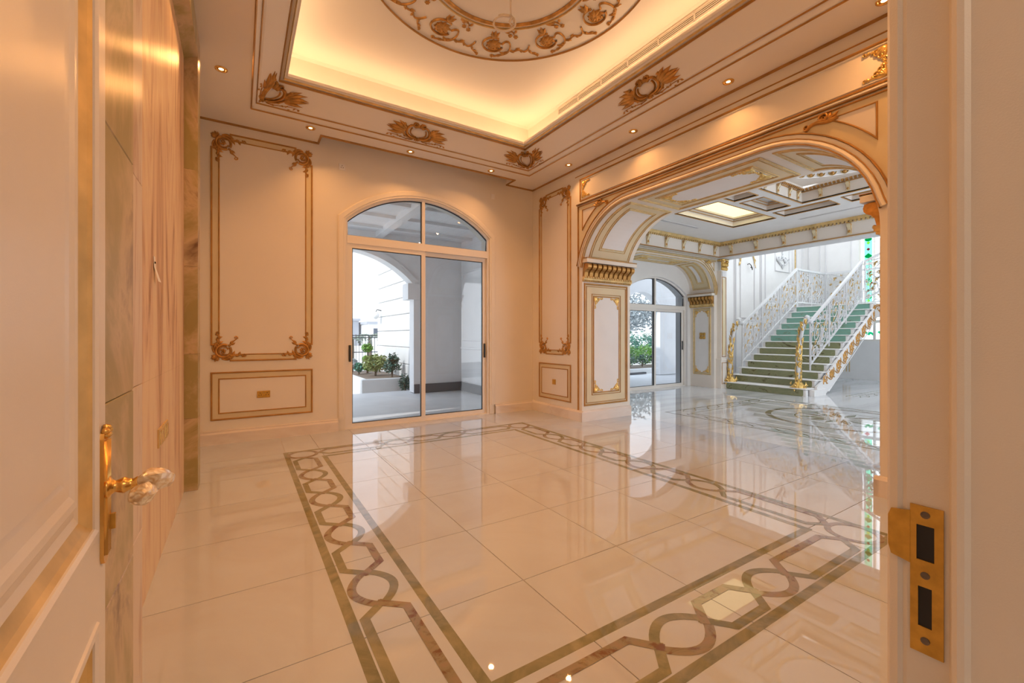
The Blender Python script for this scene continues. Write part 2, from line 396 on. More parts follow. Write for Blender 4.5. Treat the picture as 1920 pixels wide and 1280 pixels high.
def cart_strokes(b, half=None):
    sides = (1, -1)
    for sx in sides:
        def S(pts, w, h): b.stroke([(sx * x, y) for x, y in pts], w, h)
        S(bez((.03, -.125), (.16, -.13), (.20, -.02), (.13, .055), 16), taper(.022, .018), .035)
        S(bez((.13, .055), (.09, .09), (.05, .07), (.055, .04), 10), taper(.018, .008), .035)
        S(bez((.02, -.10), (.11, -.10), (.135, -.02), (.095, .035), 14), .009, .025)
        S(bez((.06, -.14), (.22, -.15), (.26, .0), (.19, .08), 16), taper(.018, .02), .028)
        for k, (a, L, w) in enumerate(((52, .17, .030), (34, .22, .034), (17, .25, .034), (0, .25, .032), (-16, .22, .028), (70, .11, .024))):
            S(leafpts(.165 + .01 * k, -.055 + .018 * (5 - k) * .8 - .03, math.radians(a), L, -.35 if a > 10 else .3), leafw(w, 4, .5), .03)
        S(bez((.06, -.155), (.16, -.20), (.28, -.11), (.42, -.155), 16), taper(.008, .004), .014)
        for i in range(7):
            x = .13 + .045 * i; y = -.158 + .02 * math.sin(i * 1.1)
            S(leafpts(x, y, math.radians(55 if i % 2 else -50), .042, .5), leafw(.011, 0), .013)
        for i in range(4):
            S(leafpts(.012 + .006 * i, .055 + .0 * i, math.radians(86 - 24 * i), .085 - .008 * i, -.5), leafw(.017, 2, .5), .04)
        S(spiral(.062, .095, .035, .008, math.radians(200), -1.2, 14), taper(.012, .006), .04)
    for a in range(-160, -10, 28):
        b.stroke(leafpts(0, -.12, math.radians(a), .06, .2), leafw(.018, 2, .5), .03)
    b.stroke(spiral(0, -.13, .022, .004, 0, 1.5, 14), .008, .04)
def o_med():             # one unit of the ceiling rose wreath, in polar space: x = angle fraction (-.5..+.5), y = radius offset
    b = MB()
    def S(pts, w, h): b.stroke(pts, w, h)
    for a in range(0, 360, 40): S(leafpts(0, .02, math.radians(a + 10), .10 + .02 * math.cos(math.radians(a)), .9), leafw(.026, 3, .4), .025)
    S(spiral(0, .02, .075, .01, 0.5, 1.6, 26), taper(.014, .008), .03)
    S(arc(0, .02, .118, math.radians(20), math.radians(300), 20), .010, .022)
    for a, L in ((240, .11), (270, .12), (300, .11)): S(leafpts(.0, -.09, math.radians(a), L, .2), leafw(.026, 3, .3), .022)
    S(bez((.11, .0), (.18, -.12), (.22, .02), (.19, .10), 14), taper(.011, .009), .02)
    S(bez((.19, .10), (.17, .18), (.10, .20), (.02, .235), 12), taper(.010, .006), .02)
    S(spiral(.015, .222, .018, .004, PI / 2, 1.2, 12), taper(.009, .005), .018)
    for x, y, a in ((.18, .14, 150), (.14, .18, 200), (.10, .195, 140), (.195, .11, 30)): S(leafpts(x, y, math.radians(a), .07, .6), leafw(.017), .018)
    S(bez((.19, .10), (.24, .17), (.28, .06), (.32, .12), 12), taper(.010, .008), .018)
    S(bez((.32, .12), (.36, .17), (.40, .12), (.42, .03), 12), taper(.008, .010), .018)
    S(bez((.40, .09), (.38, .17), (.44, .18), (.475, .24), 12), taper(.010, .006), .018)
    S(spiral(.47, .225, .016, .004, PI / 2, -1.2, 12), taper(.008, .005), .018)
    for x, y, a in ((.40, .13, 60), (.43, .18, 20), (.31, .11, 70), (.26, .10, -40)): S(leafpts(x, y, math.radians(a), .055, .5), leafw(.014), .016)
    for x, y in ((.20, -.14), (.27, -.115)):
        for a in range(0, 360, 60): S(leafpts(x, y, math.radians(a), .03, .3), leafw(.014, 0, .5), .018)
    S(bez((.10, -.235), (.14, -.17), (.18, -.20), (.20, -.14), 10), taper(.008, .004), .014)
    S(bez((.20, -.235), (.24, -.20), (.25, -.15), (.27, -.115), 10), taper(.006, .004), .012)
    for x, y, a, L in ((.12, -.22, 20, .09), (.16, -.225, 15, .10), (.10, -.235, 40, .09), (.29, -.22, 120, .07)): S(leafpts(x, y, math.radians(a), L, .3), leafw(.016, 2), .014)
    return b
def o_scroll(L=.6, Hh=.2):   # running scroll for the stair string
    b = MB()
    b.stroke(bez((0, 0), (L * .2, Hh * .6), (L * .3, Hh * .5), (L * .5, 0), 12), .012, .018)
    b.stroke(bez((L * .5, 0), (L * .7, -Hh * .6), (L * .8, -Hh * .5), (L, 0), 12), .012, .018)
    b.stroke(spiral(L * .27, Hh * .06, Hh * .27, .01, PI, -1.4), taper(.014, .007), .02)
    b.stroke(spiral(L * .77, -Hh * .06, Hh * .27, .01, 0, -1.4), taper(.014, .007), .02)
    for k in range(6):
        b.stroke(leafpts(L * (.08 + .16 * k), Hh * .1 * (-1) ** k, math.radians(60 * (-1) ** k), Hh * .45, .6), leafw(.02), .018)
    return b
ME_CORNER = proto('corner_ornament', o_corner(), 'gilt')
ME_SMALL = proto('corner_ornament', o_small(), 'gilt_bright')
def orn(me, name, F, x, y, sx, sy, sc, parent, h=.004, rot=0):
    M = F @ Matrix.Translation((x, y, h)) @ Matrix.Rotation(rot, 4, 'Z') @ Matrix.Diagonal((sx * sc, sy * sc, sc, 1))
    return put(me, name, M, parent)
def four(me, F, x0, y0, x1, y1, sc, parent):
    for x, y, sx, sy in ((x0, y0, 1, 1), (x1, y0, -1, 1), (x0, y1, 1, -1), (x1, y1, -1, -1)):
        orn(me, 'corner_ornament', F, x, y, sx, sy, sc, parent)
def notched(x0, y0, x1, y1, n, b):
    return [(x0 + n, y0), (x1 - n, y0), (x1 - n, y0 + b), (x1 - b, y0 + b), (x1 - b, y0 + n), (x1, y0 + n),
            (x1, y1 - n), (x1 - b, y1 - n), (x1 - b, y1 - b), (x1 - n, y1 - b), (x1 - n, y1),
            (x0 + n, y1), (x0 + n, y1 - b), (x0 + b, y1 - b), (x0 + b, y1 - n), (x0, y1 - n), (x0, y0 + n), (x0 + b, y0 + n), (x0 + b, y0 + b), (x0 + n, y0 + b)]
def panel(F, x0, y0, x1, y1, parent, band=.075, notch=0, orn_me=None, sc=1.0, lw=.016, gm='gilt_line', om='paint_ochre', field='paint_field', inner=True):
    out = notched(x0, y0, x1, y1, notch, band * .62) if notch else rect(x0, y0, x1, y1)
    obj('panel_band', MB(F).strip(rect(x0 + band * .5, y0 + band * .5, x1 - band * .5, y1 - band * .5), [(-band * .5 + (.012 if notch else 0), .0015), (band * .5, .0015)], True) if not notch
        else MB(F).prism(out, 0.0002, .002), om, parent)
    obj('panel_moulding', MB(F).strip(out, HR(lw * 1.3, .016), True), gm, parent)
    if inner:
        obj('panel_field', MB(F).bbox(x0 + band, y0 + band, 0, x1 - band, y1 - band, .006, .003), field, parent)
        obj('panel_moulding', MB(F).strip(rect(x0 + band, y0 + band, x1 - band, y1 - band), HR(lw, .013), True), gm, parent)
    if orn_me:
        if notch: four(orn_me, F, x0 + .01, y0 + .01, x1 - .01, y1 - .01, sc, parent)
        else: four(orn_me, F, x0 + band + .006, y0 + band + .006, x1 - band - .006, y1 - band - .006, sc, parent)

# ------------------------------------------------------------------ the salon: shell
XL, XR, YB, YN, ZC = -0.41, 4.57, 6.5, 0.28, 4.04
FB = frame((0, YB, 0), (1, 0, 0), (0, 0, 1), (0, -1, 0))
FR = frame((XR, 0, 0), (0, 1, 0), (0, 0, 1), (-1, 0, 0))
FC = frame((0, 0, ZC), (1, 0, 0), (0, 1, 0), (0, 0, -1))
FG = IDM

# floor: marble tiles with joints, stone inlay border
floor = obj('floor', MB().box(-.45, YN - .3, -.2, XR + 1.08, YB + .32, -.004), 'grout', kind='structure')
xs = [-.43, .445, .805, 1.325, 2.045, 2.765, 3.355, 3.715, 4.57, 5.648]
ys = [YN - .3, 1.075, 1.435, 1.975, 2.69, 3.405, 4.12, 4.835, 5.215, 5.575, YB + .02]
g = .0022
for i in range(len(xs) - 1):
    for j in range(len(ys) - 1):
        obj('tile', MB().box(xs[i] + g, ys[j] + g, -.02, xs[i + 1] - g, ys[j + 1] - g, 0), 'floor_marble', floor)
BX0, BX1, BY0, BY1 = .42, 3.74, 1.05, 5.60
def band_frame(x0, y0, x1, y1, w, parent, m='inlay_olive', z=.0008, name='inlay_band'):
    for q in ([(x0, y0), (x1, y0), (x1 - w, y0 + w), (x0 + w, y0 + w)], [(x1, y0), (x1, y1), (x1 - w, y1 - w), (x1 - w, y0 + w)],
              [(x1, y1), (x0, y1), (x0 + w, y1 - w), (x1 - w, y1 - w)], [(x0, y1), (x0, y0), (x0 + w, y0 + w), (x0 + w, y1 - w)]):
        obj(name, MB().prism(q, -.01, z), m, parent)
band_frame(BX0, BY0, BX1, BY1, .05, floor)
band_frame(BX0 + .36, BY0 + .36, BX1 - .36, BY1 - .36, .05, floor)
def chain(p0, along, els, parent, w=.046, amp=.108):
    # els: list of (kind, a, b) along the border; drawn as two mirrored stone strands
    def f(s, d): return (p0[0] + s, p0[1] + d) if along == 'x' else (p0[0] + d, p0[1] + s)
    for kind, a, b in els:
        for sg in (1, -1):
            if kind == 'hex':
                c = .075
                pts = [(a - .03, -sg * .02), (a + c, sg * amp * .95), (b - c, sg * amp * .95), (b + .03, -sg * .02)]
            else:
                pts = [(a + (b - a) * i / 14, sg * amp * 1.0 * math.sin(PI * i / 14) ** .8) for i in range(15)]
            zz = .0010 + (.0004 if sg > 0 else 0) + (.0002 if kind == 'hex' else 0); mb = MB()
            for d0, d1 in ((-w / 2, w / 2),):
                P = [f(*p) for p in offset(pts, d0)] + [f(*p) for p in reversed(offset(pts, d1))]
                n = len(pts)
                up = [f(*p) for p in offset(pts, d0)]; dn = [f(*p) for p in offset(pts, d1)]
                mb.add([(x, y, zz) for x, y in up] + [(x, y, zz) for x, y in dn], [(i, i + 1, n + i + 1, n + i) for i in range(n - 1)])
            obj('inlay_link', mb, 'inlay_brown' if (kind == 'hex') == (sg > 0) else 'inlay_olive', parent)
cx0, cx1, cy0, cy1 = .605, 3.555, 1.235, 5.415
els_y = [('hex', 1.41, 2.178), ('eye', 2.178, 2.528), ('hex', 2.528, 2.918), ('eye', 2.918, 3.268), ('hex', 3.268, 3.658), ('eye', 3.658, 4.008), ('hex', 4.008, 4.398), ('eye', 4.398, 4.748), ('hex', 4.748, 5.24)]
els_x = [('hex', .79, 1.525), ('eye', 1.525, 1.875), ('hex', 1.875, 2.285), ('eye', 2.285, 2.635), ('hex', 2.635, 3.37)]
for x in (cx0, cx1): chain((x, 0), 'y', els_y, floor)
for y in (cy0, cy1): chain((0, y), 'x', els_x, floor)
for x in (cx0, cx1):
    for y in (cy0, cy1):
        c = [(x + .165 * math.cos(2 * PI * i / 24), y + .165 * math.sin(2 * PI * i / 24)) for i in range(24)]
        c2 = [(x + .125 * math.cos(2 * PI * i / 24), y + .125 * math.sin(2 * PI * i / 24)) for i in range(24)]
        obj('inlay_link', MB().add([(a, b, .0014) for a, b in c + c2], [(i, (i + 1) % 24, 24 + (i + 1) % 24, 24 + i) for i in range(24)]), 'inlay_brown', floor)

# back wall with the arched garden door
WX0, WX1, WSP, WAP = 1.28, 3.66, 3.035, 3.52
def seg_arc(x0, x1, zs, za, n=24):         # segmental arch from (x1, zs) over the apex to (x0, zs)
    c = (x1 - x0) / 2; sgt = za - zs; r = (c * c + sgt * sgt) / (2 * sgt); zc = za - r; a = math.asin(c / r); xm = (x0 + x1) / 2
    return [(xm + r * math.sin(a - 2 * a * i / n), zc + r * math.cos(a - 2 * a * i / n)) for i in range(n + 1)]
op = [(WX1, 0)] + seg_arc(WX0, WX1, WSP, WAP) + [(WX0, 0)]
wall_back = obj('wall_back', MB(FB).prism([(-.43, 0), (WX0, 0)] + op[::-1][1:-1] + [(WX1, 0), (XR + .1, 0), (XR + .1, 4.45), (-.43, 4.45)], -.30, 0), 'paint', kind='structure')
obj('door_architrave', MB(FB).strip([(WX1, .16)] + seg_arc(WX0, WX1, WSP, WAP) + [(WX0, .16)], [(-.10, 0), (-.10, .012), (-.085, .02), (-.03, .02), (-.02, .01), (0, .01), (0, 0)]), 'paint', wall_back)
panel(FB, -.30, 1.04, .84, 3.90, wall_back, .078, .20, ME_CORNER, 1.0)
panel(FB, -.30, .305, .84, .89, wall_back, .078)
for x0, x1 in ((-.43, WX0 - .10), (WX1 + .10, XR)):
    obj('baseboard_back', MB(FB).add([(x0, 0, 0), (x1, 0, 0), (x1, 0, .035), (x0, 0, .035), (x0, .13, .035), (x1, .13, .035), (x0, .15, .02), (x1, .15, .02), (x0, .165, .02), (x1, .165, .02), (x0, .17, 0), (x1, .17, 0)],
        [(0, 1, 2, 3), (3, 2, 5, 4), (4, 5, 7, 6), (6, 7, 9, 8), (8, 9, 11, 10)]), 'base_marble', kind='structure')

# left wall: plaster with a framed marble wall piece
FL = frame((-.43, 0, 0), (0, 1, 0), (0, 0, 1), (1, 0, 0))
wall_left = obj('wall_left', MB(FL).prism(rect(YN - .3, 0, YB + .3, 4.2), -.2, 0), 'paint', kind='structure')
obj('panel_moulding', MB(FL).strip(rect(5.15, 1.04, 6.38, 3.9), HR(.02, .02), True), 'gilt_line', wall_left)
obj('panel_moulding', MB(FL).strip(rect(5.15, .3, 6.38, .89), HR(.02, .02), True), 'gilt_line', wall_left)
four(ME_CORNER, FL, 5.16, 1.05, 6.37, 3.89, 1.0, wall_left)
mw = empty('marble_feature_panel', (-.43, 3.4, 0), 'tall wood grain marble wall piece with green onyx frame beside the door', 'marble panel')
zj = [0, .818, 1.115, 2.45, 3.80]
for k in range(4):
    for y0, y1 in ((2.0, 3.3498), (3.3502, 4.80)):
        obj('marble_slab', MB(FL).bbox(y0, zj[k] + .0003, .002, y1, zj[k + 1] - .0003, .02, .0004), 'wood_marble', mw)
zo = [0, .62, 1.17, 1.92, 2.75, 3.80]
for k in range(5):
    obj('pale_border', MB(FL).bbox(1.90, zo[k] + .001, .002, 2.14, zo[k + 1] - .001, .115, .002), 'pale_marble', mw)
    obj('onyx_border', MB(FL).bbox(1.42, zo[k] + .001, .002, 1.895, zo[k + 1] - .001, .128, .003), 'green_onyx_frame', mw)
    obj('onyx_border', MB(FL).bbox(4.66, zo[k] * 1.02 + .001, .002, 4.90, min(3.80, zo[k + 1] * 1.02) - .001, .118, .003), 'green_onyx_frame', mw)
obj('onyx_head', MB(FL).bbox(1.9, 3.80, .002, 4.90, 4.03, .118, .012), 'green_onyx_frame', mw)
obj('onyx_head_cove', MB(FL).add([(2.14, 3.80, .02), (4.66, 3.80, .02), (4.66, 3.80, .118), (2.14, 3.80, .118), (2.14, 3.76, .02), (4.66, 3.76, .02)], [(0, 1, 2, 3), (4, 5, 2, 3)]), 'green_onyx_frame', mw)

# arch wall on the right
AJ0, AJ1, AR, AZ = 1.40, 5.14, .97, 2.28
ACR = AZ + AR
def arch_pts(off=0, n=14):               # from far jamb over the crown to near jamb
    r = AR + off
    return arc(AJ1 - AR, AZ, r, 0, PI / 2, n) + arc(AJ0 + AR, AZ, r, PI / 2, PI, n)
wall_right = obj('wall_right', MB(FR).prism([(AJ0, 0), (AJ0, AZ)] + arch_pts()[::-1][1:-1] + [(AJ1, AZ), (AJ1, 0), (YB + .3, 0), (YB + .3, 4.2), (YN - .3, 4.2), (YN - .3, 0)], -1.08, 0), 'paint', kind='structure')
panel(FR, 5.42, 1.04, 6.28, 3.83, wall_right, .072, .20, ME_CORNER, .92)
panel(FR, 5.42, .27, 6.28, .87, wall_right, .072)
# frieze panel above the arch
obj('frieze_moulding', MB(FR).strip(rect(1.31, 3.49, 5.18, 3.83), HR(.022, .018), True), 'gilt_line', wall_right)
obj('frieze_moulding', MB(FR).strip(rect(1.335, 3.515, 5.155, 3.805), HR(.012, .012), True), 'paint', wall_right)
four(ME_SMALL, FR, 1.345, 3.525, 5.145, 3.795, 1.05, wall_right)
obj('frieze_moulding', MB(FR).strip([(1.2, 3.90), (5.3, 3.90)], HR(.012, .012)), 'gilt_line', wall_right)
obj('frieze_moulding', MB(FR).strip([(1.2, 3.455), (5.26, 3.455)], HR(.03, .028)), 'paint', wall_right)
obj('frieze_moulding', MB(FR).strip([(1.2, 3.435), (5.26, 3.435)], HR(.010, .03)), 'gilt_line', wall_right)
# ochre field round the arch, frame, archivolt, spandrels
afield = [(AJ1, AZ + .22)] + arch_pts(0)[2:-2] + [(AJ0, AZ + .22), (1.32, AZ + .22), (1.32, 3.40), (5.20, 3.40), (5.20, AZ + .22)]
obj('arch_field', MB(FR).prism(afield[::-1], .0005, .006), 'paint_ochre', wall_right)
obj('arch_frame_moulding', MB(FR).strip([(5.225, .17), (5.225, 3.405), (1.315, 3.405), (1.315, .17)], HR(.016, .022)), 'gilt_line', wall_right)
obj('archivolt', MB(FR).strip([(AJ1, AZ + .15)] + arch_pts()[2:-2] + [(AJ0, AZ + .15)], [(0, -.01), (0, .03), (-.03, .045), (-.055, .03), (-.06, .022), (-.10, .022), (-.105, .006)]), 'paint', wall_right, smooth=False)
for d, w in ((-.008, .02), (-.06, .014), (-.11, .018)):
    obj('archivolt_gilding', MB(FR).strip(offset([(AJ1, AZ + .15)] + arch_pts()[2:-2] + [(AJ0, AZ + .15)], d), HR(w, .045 if d > -.05 else .034)), 'gilt_line', wall_right)
for near in (0, 1):
    cx = AJ0 + AR if near else AJ1 - AR; ex = 1.42 if near else 5.12; r = AR + .24; sg = -1 if near else 1
    a0 = math.acos(abs(ex - cx) / r); a1 = math.asin(min(.999, (3.335 - AZ) / r))
    cur = [(cx + sg * r * math.cos(a0 + (a1 - a0) * i / 10), AZ + r * math.sin(a0 + (a1 - a0) * i / 10)) for i in range(11)]
    poly = cur + [(ex, 3.335)]
    if not near: pass
    obj('spandrel_field', MB(FR).prism(poly, .004, .010), 'paint_field', wall_right)
    obj('spandrel_moulding', MB(FR).strip(poly, HR(.016, .02), True), 'gilt_line', wall_right)
    xm, zm = cur[-1]
    b = MB(FR @ Matrix.Translation((xm - sg * .02, zm + .0, .01)) @ Matrix.Diagonal((sg, 1, 1, 1)))
    b.stroke(bez((-.16, -.03), (-.08, .06), (-.02, -.05), (.10, .0)), taper(.016, .02), .03)
    b.stroke(spiral(-.15, -.01, .028, .006, -PI / 2, -1.2, 14), .009, .03)
    b.stroke(spiral(-.01, .03, .04, .008, PI, -1.3, 16), taper(.014, .007), .034)
    for a, L in ((160, .12), (120, .06), (60, .07), (20, .10), (-20, .07)): b.stroke(leafpts(.02, .0, math.radians(a), L, .4), leafw(.02), .03)
    obj('spandrel_ornament', b, 'gilt', wall_right, smooth=True)
# soffit panels: s along the arch, t along the wall thickness
QL = AR * PI / 2; FLT = (AJ1 - AR) - (AJ0 + AR); ST = 2 * QL + FLT
def soff(s, t, h):
    if s < QL: a = s / AR; return V((XR + t, AJ1 - AR + (AR - h) * math.cos(a), AZ + (AR - h) * math.sin(a)))
    if s > QL + FLT: a = (s - QL - FLT) / AR; return V((XR + t, AJ0 + AR - (AR - h) * math.sin(a), AZ + (AR - h) * math.cos(a)))
    return V((XR + t, AJ1 - AR - (s - QL), ACR - h))
def sub(pts, step=.06, closed=True):
    out = []
    n = len(pts)
    for i in range(n if closed else n - 1):
        a, b = pts[i], pts[(i + 1) % n]; k = max(1, int(math.hypot(b[0] - a[0], b[1] - a[1]) / step))
        out += [(a[0] + (b[0] - a[0]) * j / k, a[1] + (b[1] - a[1]) * j / k) for j in range(k)]
    return out + ([] if closed else [pts[-1]])
def soffit_panel(s0, s1, parent, fn, depth=1.08, ornm=False):
    def plate(x0, y0, x1, y1, h, m, nm):
        n = max(2, int((x1 - x0) / .07)); mb = MB(fn); P = []
        for i in range(n + 1):
            s = x0 + (x1 - x0) * i / n; P += [(s, y0, h), (s, y1, h)]
        mb.add(P, [(2 * i, 2 * i + 1, 2 * i + 3, 2 * i + 2) for i in range(n)]); obj(nm, mb, m, parent)
    a, b = .10, depth - .10
    plate(s0, a, s1, b, .004, 'paint_ochre', 'soffit_band')
    plate(s0 + .19, a + .19, s1 - .19, b - .19, .008, 'hall_white', 'soffit_field')
    for d, w in ((0, .018), (.035, .010), (.155, .010), (.19, .016)):
        obj('soffit_moulding', MB(fn).strip(sub(rect(s0 + d, a + d, s1 - d, b - d)), HR(w, .014), True), 'gilt_light', parent)
    if ornm:
        for x, y, sx, sy in ((s0 + .2, a + .2, 1, 1), (s1 - .2, a + .2, -1, 1), (s0 + .2, b - .2, 1, -1), (s1 - .2, b - .2, -1, -1)):
            mb = MB(lambda u, v, h, x=x, y=y, sx=sx, sy=sy: fn(x + sx * u * 1.5, y + sy * v * 1.5, h + .008))
            src = o_small(); mb.add(src.v, src.f); obj('corner_ornament', mb, 'gilt_bright', parent, smooth=True)
soffit_panel(.30, QL - .06, wall_right, soff)
soffit_panel(QL + .08, QL + FLT - .08, wall_right, soff, ornm=True)
soffit_panel(QL + FLT + .06, ST - .30, wall_right, soff)
# jamb piers: panel, capital of consoles, base
def console_profile(Hh=.23, D=.12):
    return [(0, 0), (.018, 0), (.03, .02), (.035, .05), (.045, .09), (.07, .12), (.10, .135), (D, .16), (D + .005, .19), (D - .005, .22), (.08, Hh), (0, Hh)]
ME_CONS = proto('console', MB(frame((0, 0, 0), (1, 0, 0), (0, 0, 1), (0, 1, 0))).prism([(d, z) for d, z in console_profile()], -.036, .036), 'gilt', False)
def cap_row(F, x0, x1, z0, n, parent, depth=.12):
    # F: s along, t up, n out of the wall
    obj('capital_slab', MB(F).box(x0 - .02, z0 + .235, 0, x1 + .02, z0 + .30, .135), 'paint', parent)
    obj('capital_slab_gilding', MB(F).strip([(x0 - .02, z0 + .30), (x1 + .02, z0 + .30)], [(-.008, 0), (-.008, .14), (.008, .14), (.008, 0)]), 'gilt_line', parent)
    obj('capital_neck', MB(F).box(x0, z0 - .03, 0, x1, z0 + .02, .045), 'gilt_light', parent)
    mb = MB(F)
    k = int((x1 - x0) / .032)
    for i in range(k):
        x = x0 + (i + .5) * (x1 - x0) / k; mb.bbox(x - .010, z0 - .055, 0, x + .010, z0 - .02, .035, .006)
    for i in range(n * 2):
        x = x0 + (i + .5) * (x1 - x0) / (n * 2); mb.bbox(x - .02, z0 - .005, .04, x + .02, z0 + .03, .06, .01)
    obj('capital_beading', mb, 'gilt_light', parent, kind='stuff')
    p = (x1 - x0) / n
    for i in range(n):
        x = x0 + (i + .5) * p
        # console local: x = out (h), z = up -> F axes
        M = F @ Matrix(((0, 1, 0, x), (0, 0, 1, z0), (1, 0, 0, 0), (0, 0, 0, 1))) @ Matrix.Diagonal((1, p / .105, 1, 1))
        put(ME_CONS, 'console', M, parent)
FP = frame((0, AJ1, 0), (1, 0, 0), (0, 0, 1), (0, -1, 0))
FN = frame((0, AJ0, 0), (1, 0, 0), (0, 0, 1), (0, 1, 0))
for F in (FP, FN):
    panel(F, XR + .05, .25, XR + 1.0, 2.18, wall_right, .19, 0, ME_SMALL, 1.15, field='hall_white', lw=.02)
    obj('panel_moulding', MB(F).strip(rect(XR + .085, .285, XR + .965, 2.145), HR(.010, .012), True), 'gilt_line', wall_right)
    obj('panel_moulding', MB(F).strip(rect(XR + .205, .405, XR + .845, 2.025), HR(.010, .012), True), 'gilt_line', wall_right)
    cap_row(F, XR + .0, XR + 1.08, 2.27, 10, wall_right)
    obj('plinth_block', MB(F).add([(XR - .035, 0, .035), (XR + 1.08, 0, .035), (XR + 1.08, .14, .035), (XR - .035, .14, .035), (XR - .02, .165, .015), (XR + 1.08, .165, .015), (XR - .02, .17, 0), (XR + 1.08, .17, 0), (XR - .035, 0, 0), (XR - .035, .14, 0)],
        [(0, 1, 2, 3), (3, 2, 5, 4), (4, 5, 7, 6), (8, 0, 3, 9)]), 'base_marble', wall_right)
for y0, y1 in ((YN, AJ0 + .035), (AJ1 - .035, YB)):
    obj('baseboard_right', MB(FR).add([(y0, 0, 0), (y1, 0, 0), (y1, 0, .035), (y0, 0, .035), (y0, .14, .035), (y1, .14, .035), (y0, .165, .015), (y1, .165, .015), (y0, .17, 0), (y1, .17, 0)],
        [(0, 1, 2, 3), (3, 2, 5, 4), (4, 5, 7, 6), (6, 7, 9, 8)]), 'base_marble', kind='structure')

# ceiling with the curtain pocket, stepped tray, cove and painted rose
TX0, TX1, TY0, TY1 = .112, 4.10, .74, 5.93
c = MB()
for x0, y0, x1, y1 in ((-.43, YN, TX0, YB), (TX1, YN, XR, YB), (TX0, YN, TX1, TY0), (TX0, TY1, .93, YB), (3.99, TY1, TX1, YB), (.93, TY1, 3.99, 6.23)):
    c.box(x0, y0, ZC, x1, y1, ZC + .05)
c.box(.93, 6.18, ZC + .05, 3.99, 6.23, ZC + .40); c.box(.90, 6.18, ZC + .38, 4.02, 6.55, ZC + .42)
c.box(.90, 6.23, ZC + .05, .93, 6.5, ZC + .4); c.box(3.99, 6.23, ZC + .05, 4.02, 6.5, ZC + .4)
ceiling = obj('ceiling', c, 'ceiling_white', kind='structure')
trayp = rect(TX0, TY0, TX1, TY1)
def tray(prof, m, name, parent=ceiling): return obj(name, MB(FC).strip(trayp, [(d, -(z - ZC)) for d, z in prof], True), m, parent)
tray([(0, 4.04), (.049, 4.098), (.075, 4.105), (.265, 4.30), (.277, 4.33)], 'ceiling_white', 'tray_cornice')
tray([(.277, 4.33), (.285, 4.345), (.30, 4.335), (.325, 4.34), (.335, 4.352), (.354, 4.353), (.354, 4.385), (.335, 4.39), (.335, 4.37), (.10, 4.37)], 'ceiling_white', 'tray_lip')
tray([(.10, 4.37), (.10, 4.74), (.13, 4.77)], 'cove_white', 'cove_wall')
obj('upper_ceiling', MB().box(TX0 + .1, TY0 + .1, 4.77, TX1 - .1, TY1 - .1, 4.82), 'cove_white', ceiling)
for d, z, w in ((0, 4.04, .018), (.049, 4.10, .016)):
    obj('gilt_moulding', MB(FC).strip(offset(trayp, d, True), [(-w / 2, -(z - ZC)), (0, -(z - ZC) + .014), (w / 2, -(z - ZC))], True), 'gilt_line', ceiling)
for d, z, w in ((.272, 4.32, .022), (.318, 4.336, .012)):
    obj('gilt_moulding', MB(FC).strip(offset(trayp, d, True), [(-w / 2, -(z - ZC) + .006), (0, -(z - ZC) + .02), (w / 2, -(z - ZC) - .002)], True), 'gilt_line' if w > .02 else 'gilt_light', ceiling)
# gilt line where ceiling meets wall, jogging round the curtain pocket
obj('gilt_moulding', MB(FC).strip([(-.43, YB), (.93, YB), (.93, 6.23), (3.99, 6.23), (3.99, YB), (XR, YB), (XR, YN)], [(-.022, 0), (-.022, .014), (0, .02), (.004, 0)]), 'gilt_line', ceiling)
# cartouches on the sloping cornice
SL = math.sqrt(.19 ** 2 + .195 ** 2)
def slope_fn(origin, along, inward, xo=0):
    # y: -0.2..+0.2 up the slope, h: normal off the slope
    al = V(along); iw = V(inward); up = (iw * .19 + V((0, 0, .195))).normalized(); nr = (iw * .195 - V((0, 0, .19))).normalized()
    o = V(origin) + iw * .165 + V((0, 0, 4.20 - ZC))
    return lambda x, y, h: o + al * x + up * (y * .82 + .01) + nr * (h + .002)
def cart_parts(fn, parent, oval=True):
    b = MB(fn); cart_strokes(b); o = obj('cartouche', b, 'gilt', parent, smooth=True)
    ov = MB(fn); P = [(0, -.03, .022)] + [(.085 * math.cos(2 * PI * i / 20), -.03 + .068 * math.sin(2 * PI * i / 20), .004) for i in range(20)]
    ov.add(P, [(0, 1 + i, 1 + (i + 1) % 20) for i in range(20)])
    obj('cartouche_shield', ov, 'paint_field', o, smooth=True)
xm, ym = (TX0 + TX1) / 2, (TY0 + TY1) / 2
cart_parts(slope_fn((xm, TY1, ZC), (1, 0, 0), (0, -1, 0)), ceiling)
cart_parts(slope_fn((TX1, ym, ZC), (0, 1, 0), (-1, 0, 0)), ceiling)
cart_parts(slope_fn((TX0, ym, ZC), (0, -1, 0), (1, 0, 0)), ceiling)
cart_parts(slope_fn((xm, TY0, ZC), (-1, 0, 0), (0, 1, 0)), ceiling)
def corner_fn(cx, cy, sx, sy):          # folded over the mitre: x<0 runs along the X edge, x>0 along the Y edge
    def f(x, y, h):
        dd = .165 + (y * .82 + .01) * .7; z = 4.20 + (y * .82 + .01) * .715
        k = h * .7
        if x < 0: return V((cx + sx * (dd - x + k * .3), cy + sy * (dd + k), z - k))
        return V((cx + sx * (dd + k), cy + sy * (dd + x + k * .3), z - k))
    return f
for cx, cy, sx, sy in ((TX0, TY1, 1, -1), (TX1, TY1, -1, -1), (TX1, TY0, -1, 1), (TX0, TY0, 1, 1)):
    cart_parts(corner_fn(cx, cy, sx, sy), ceiling)
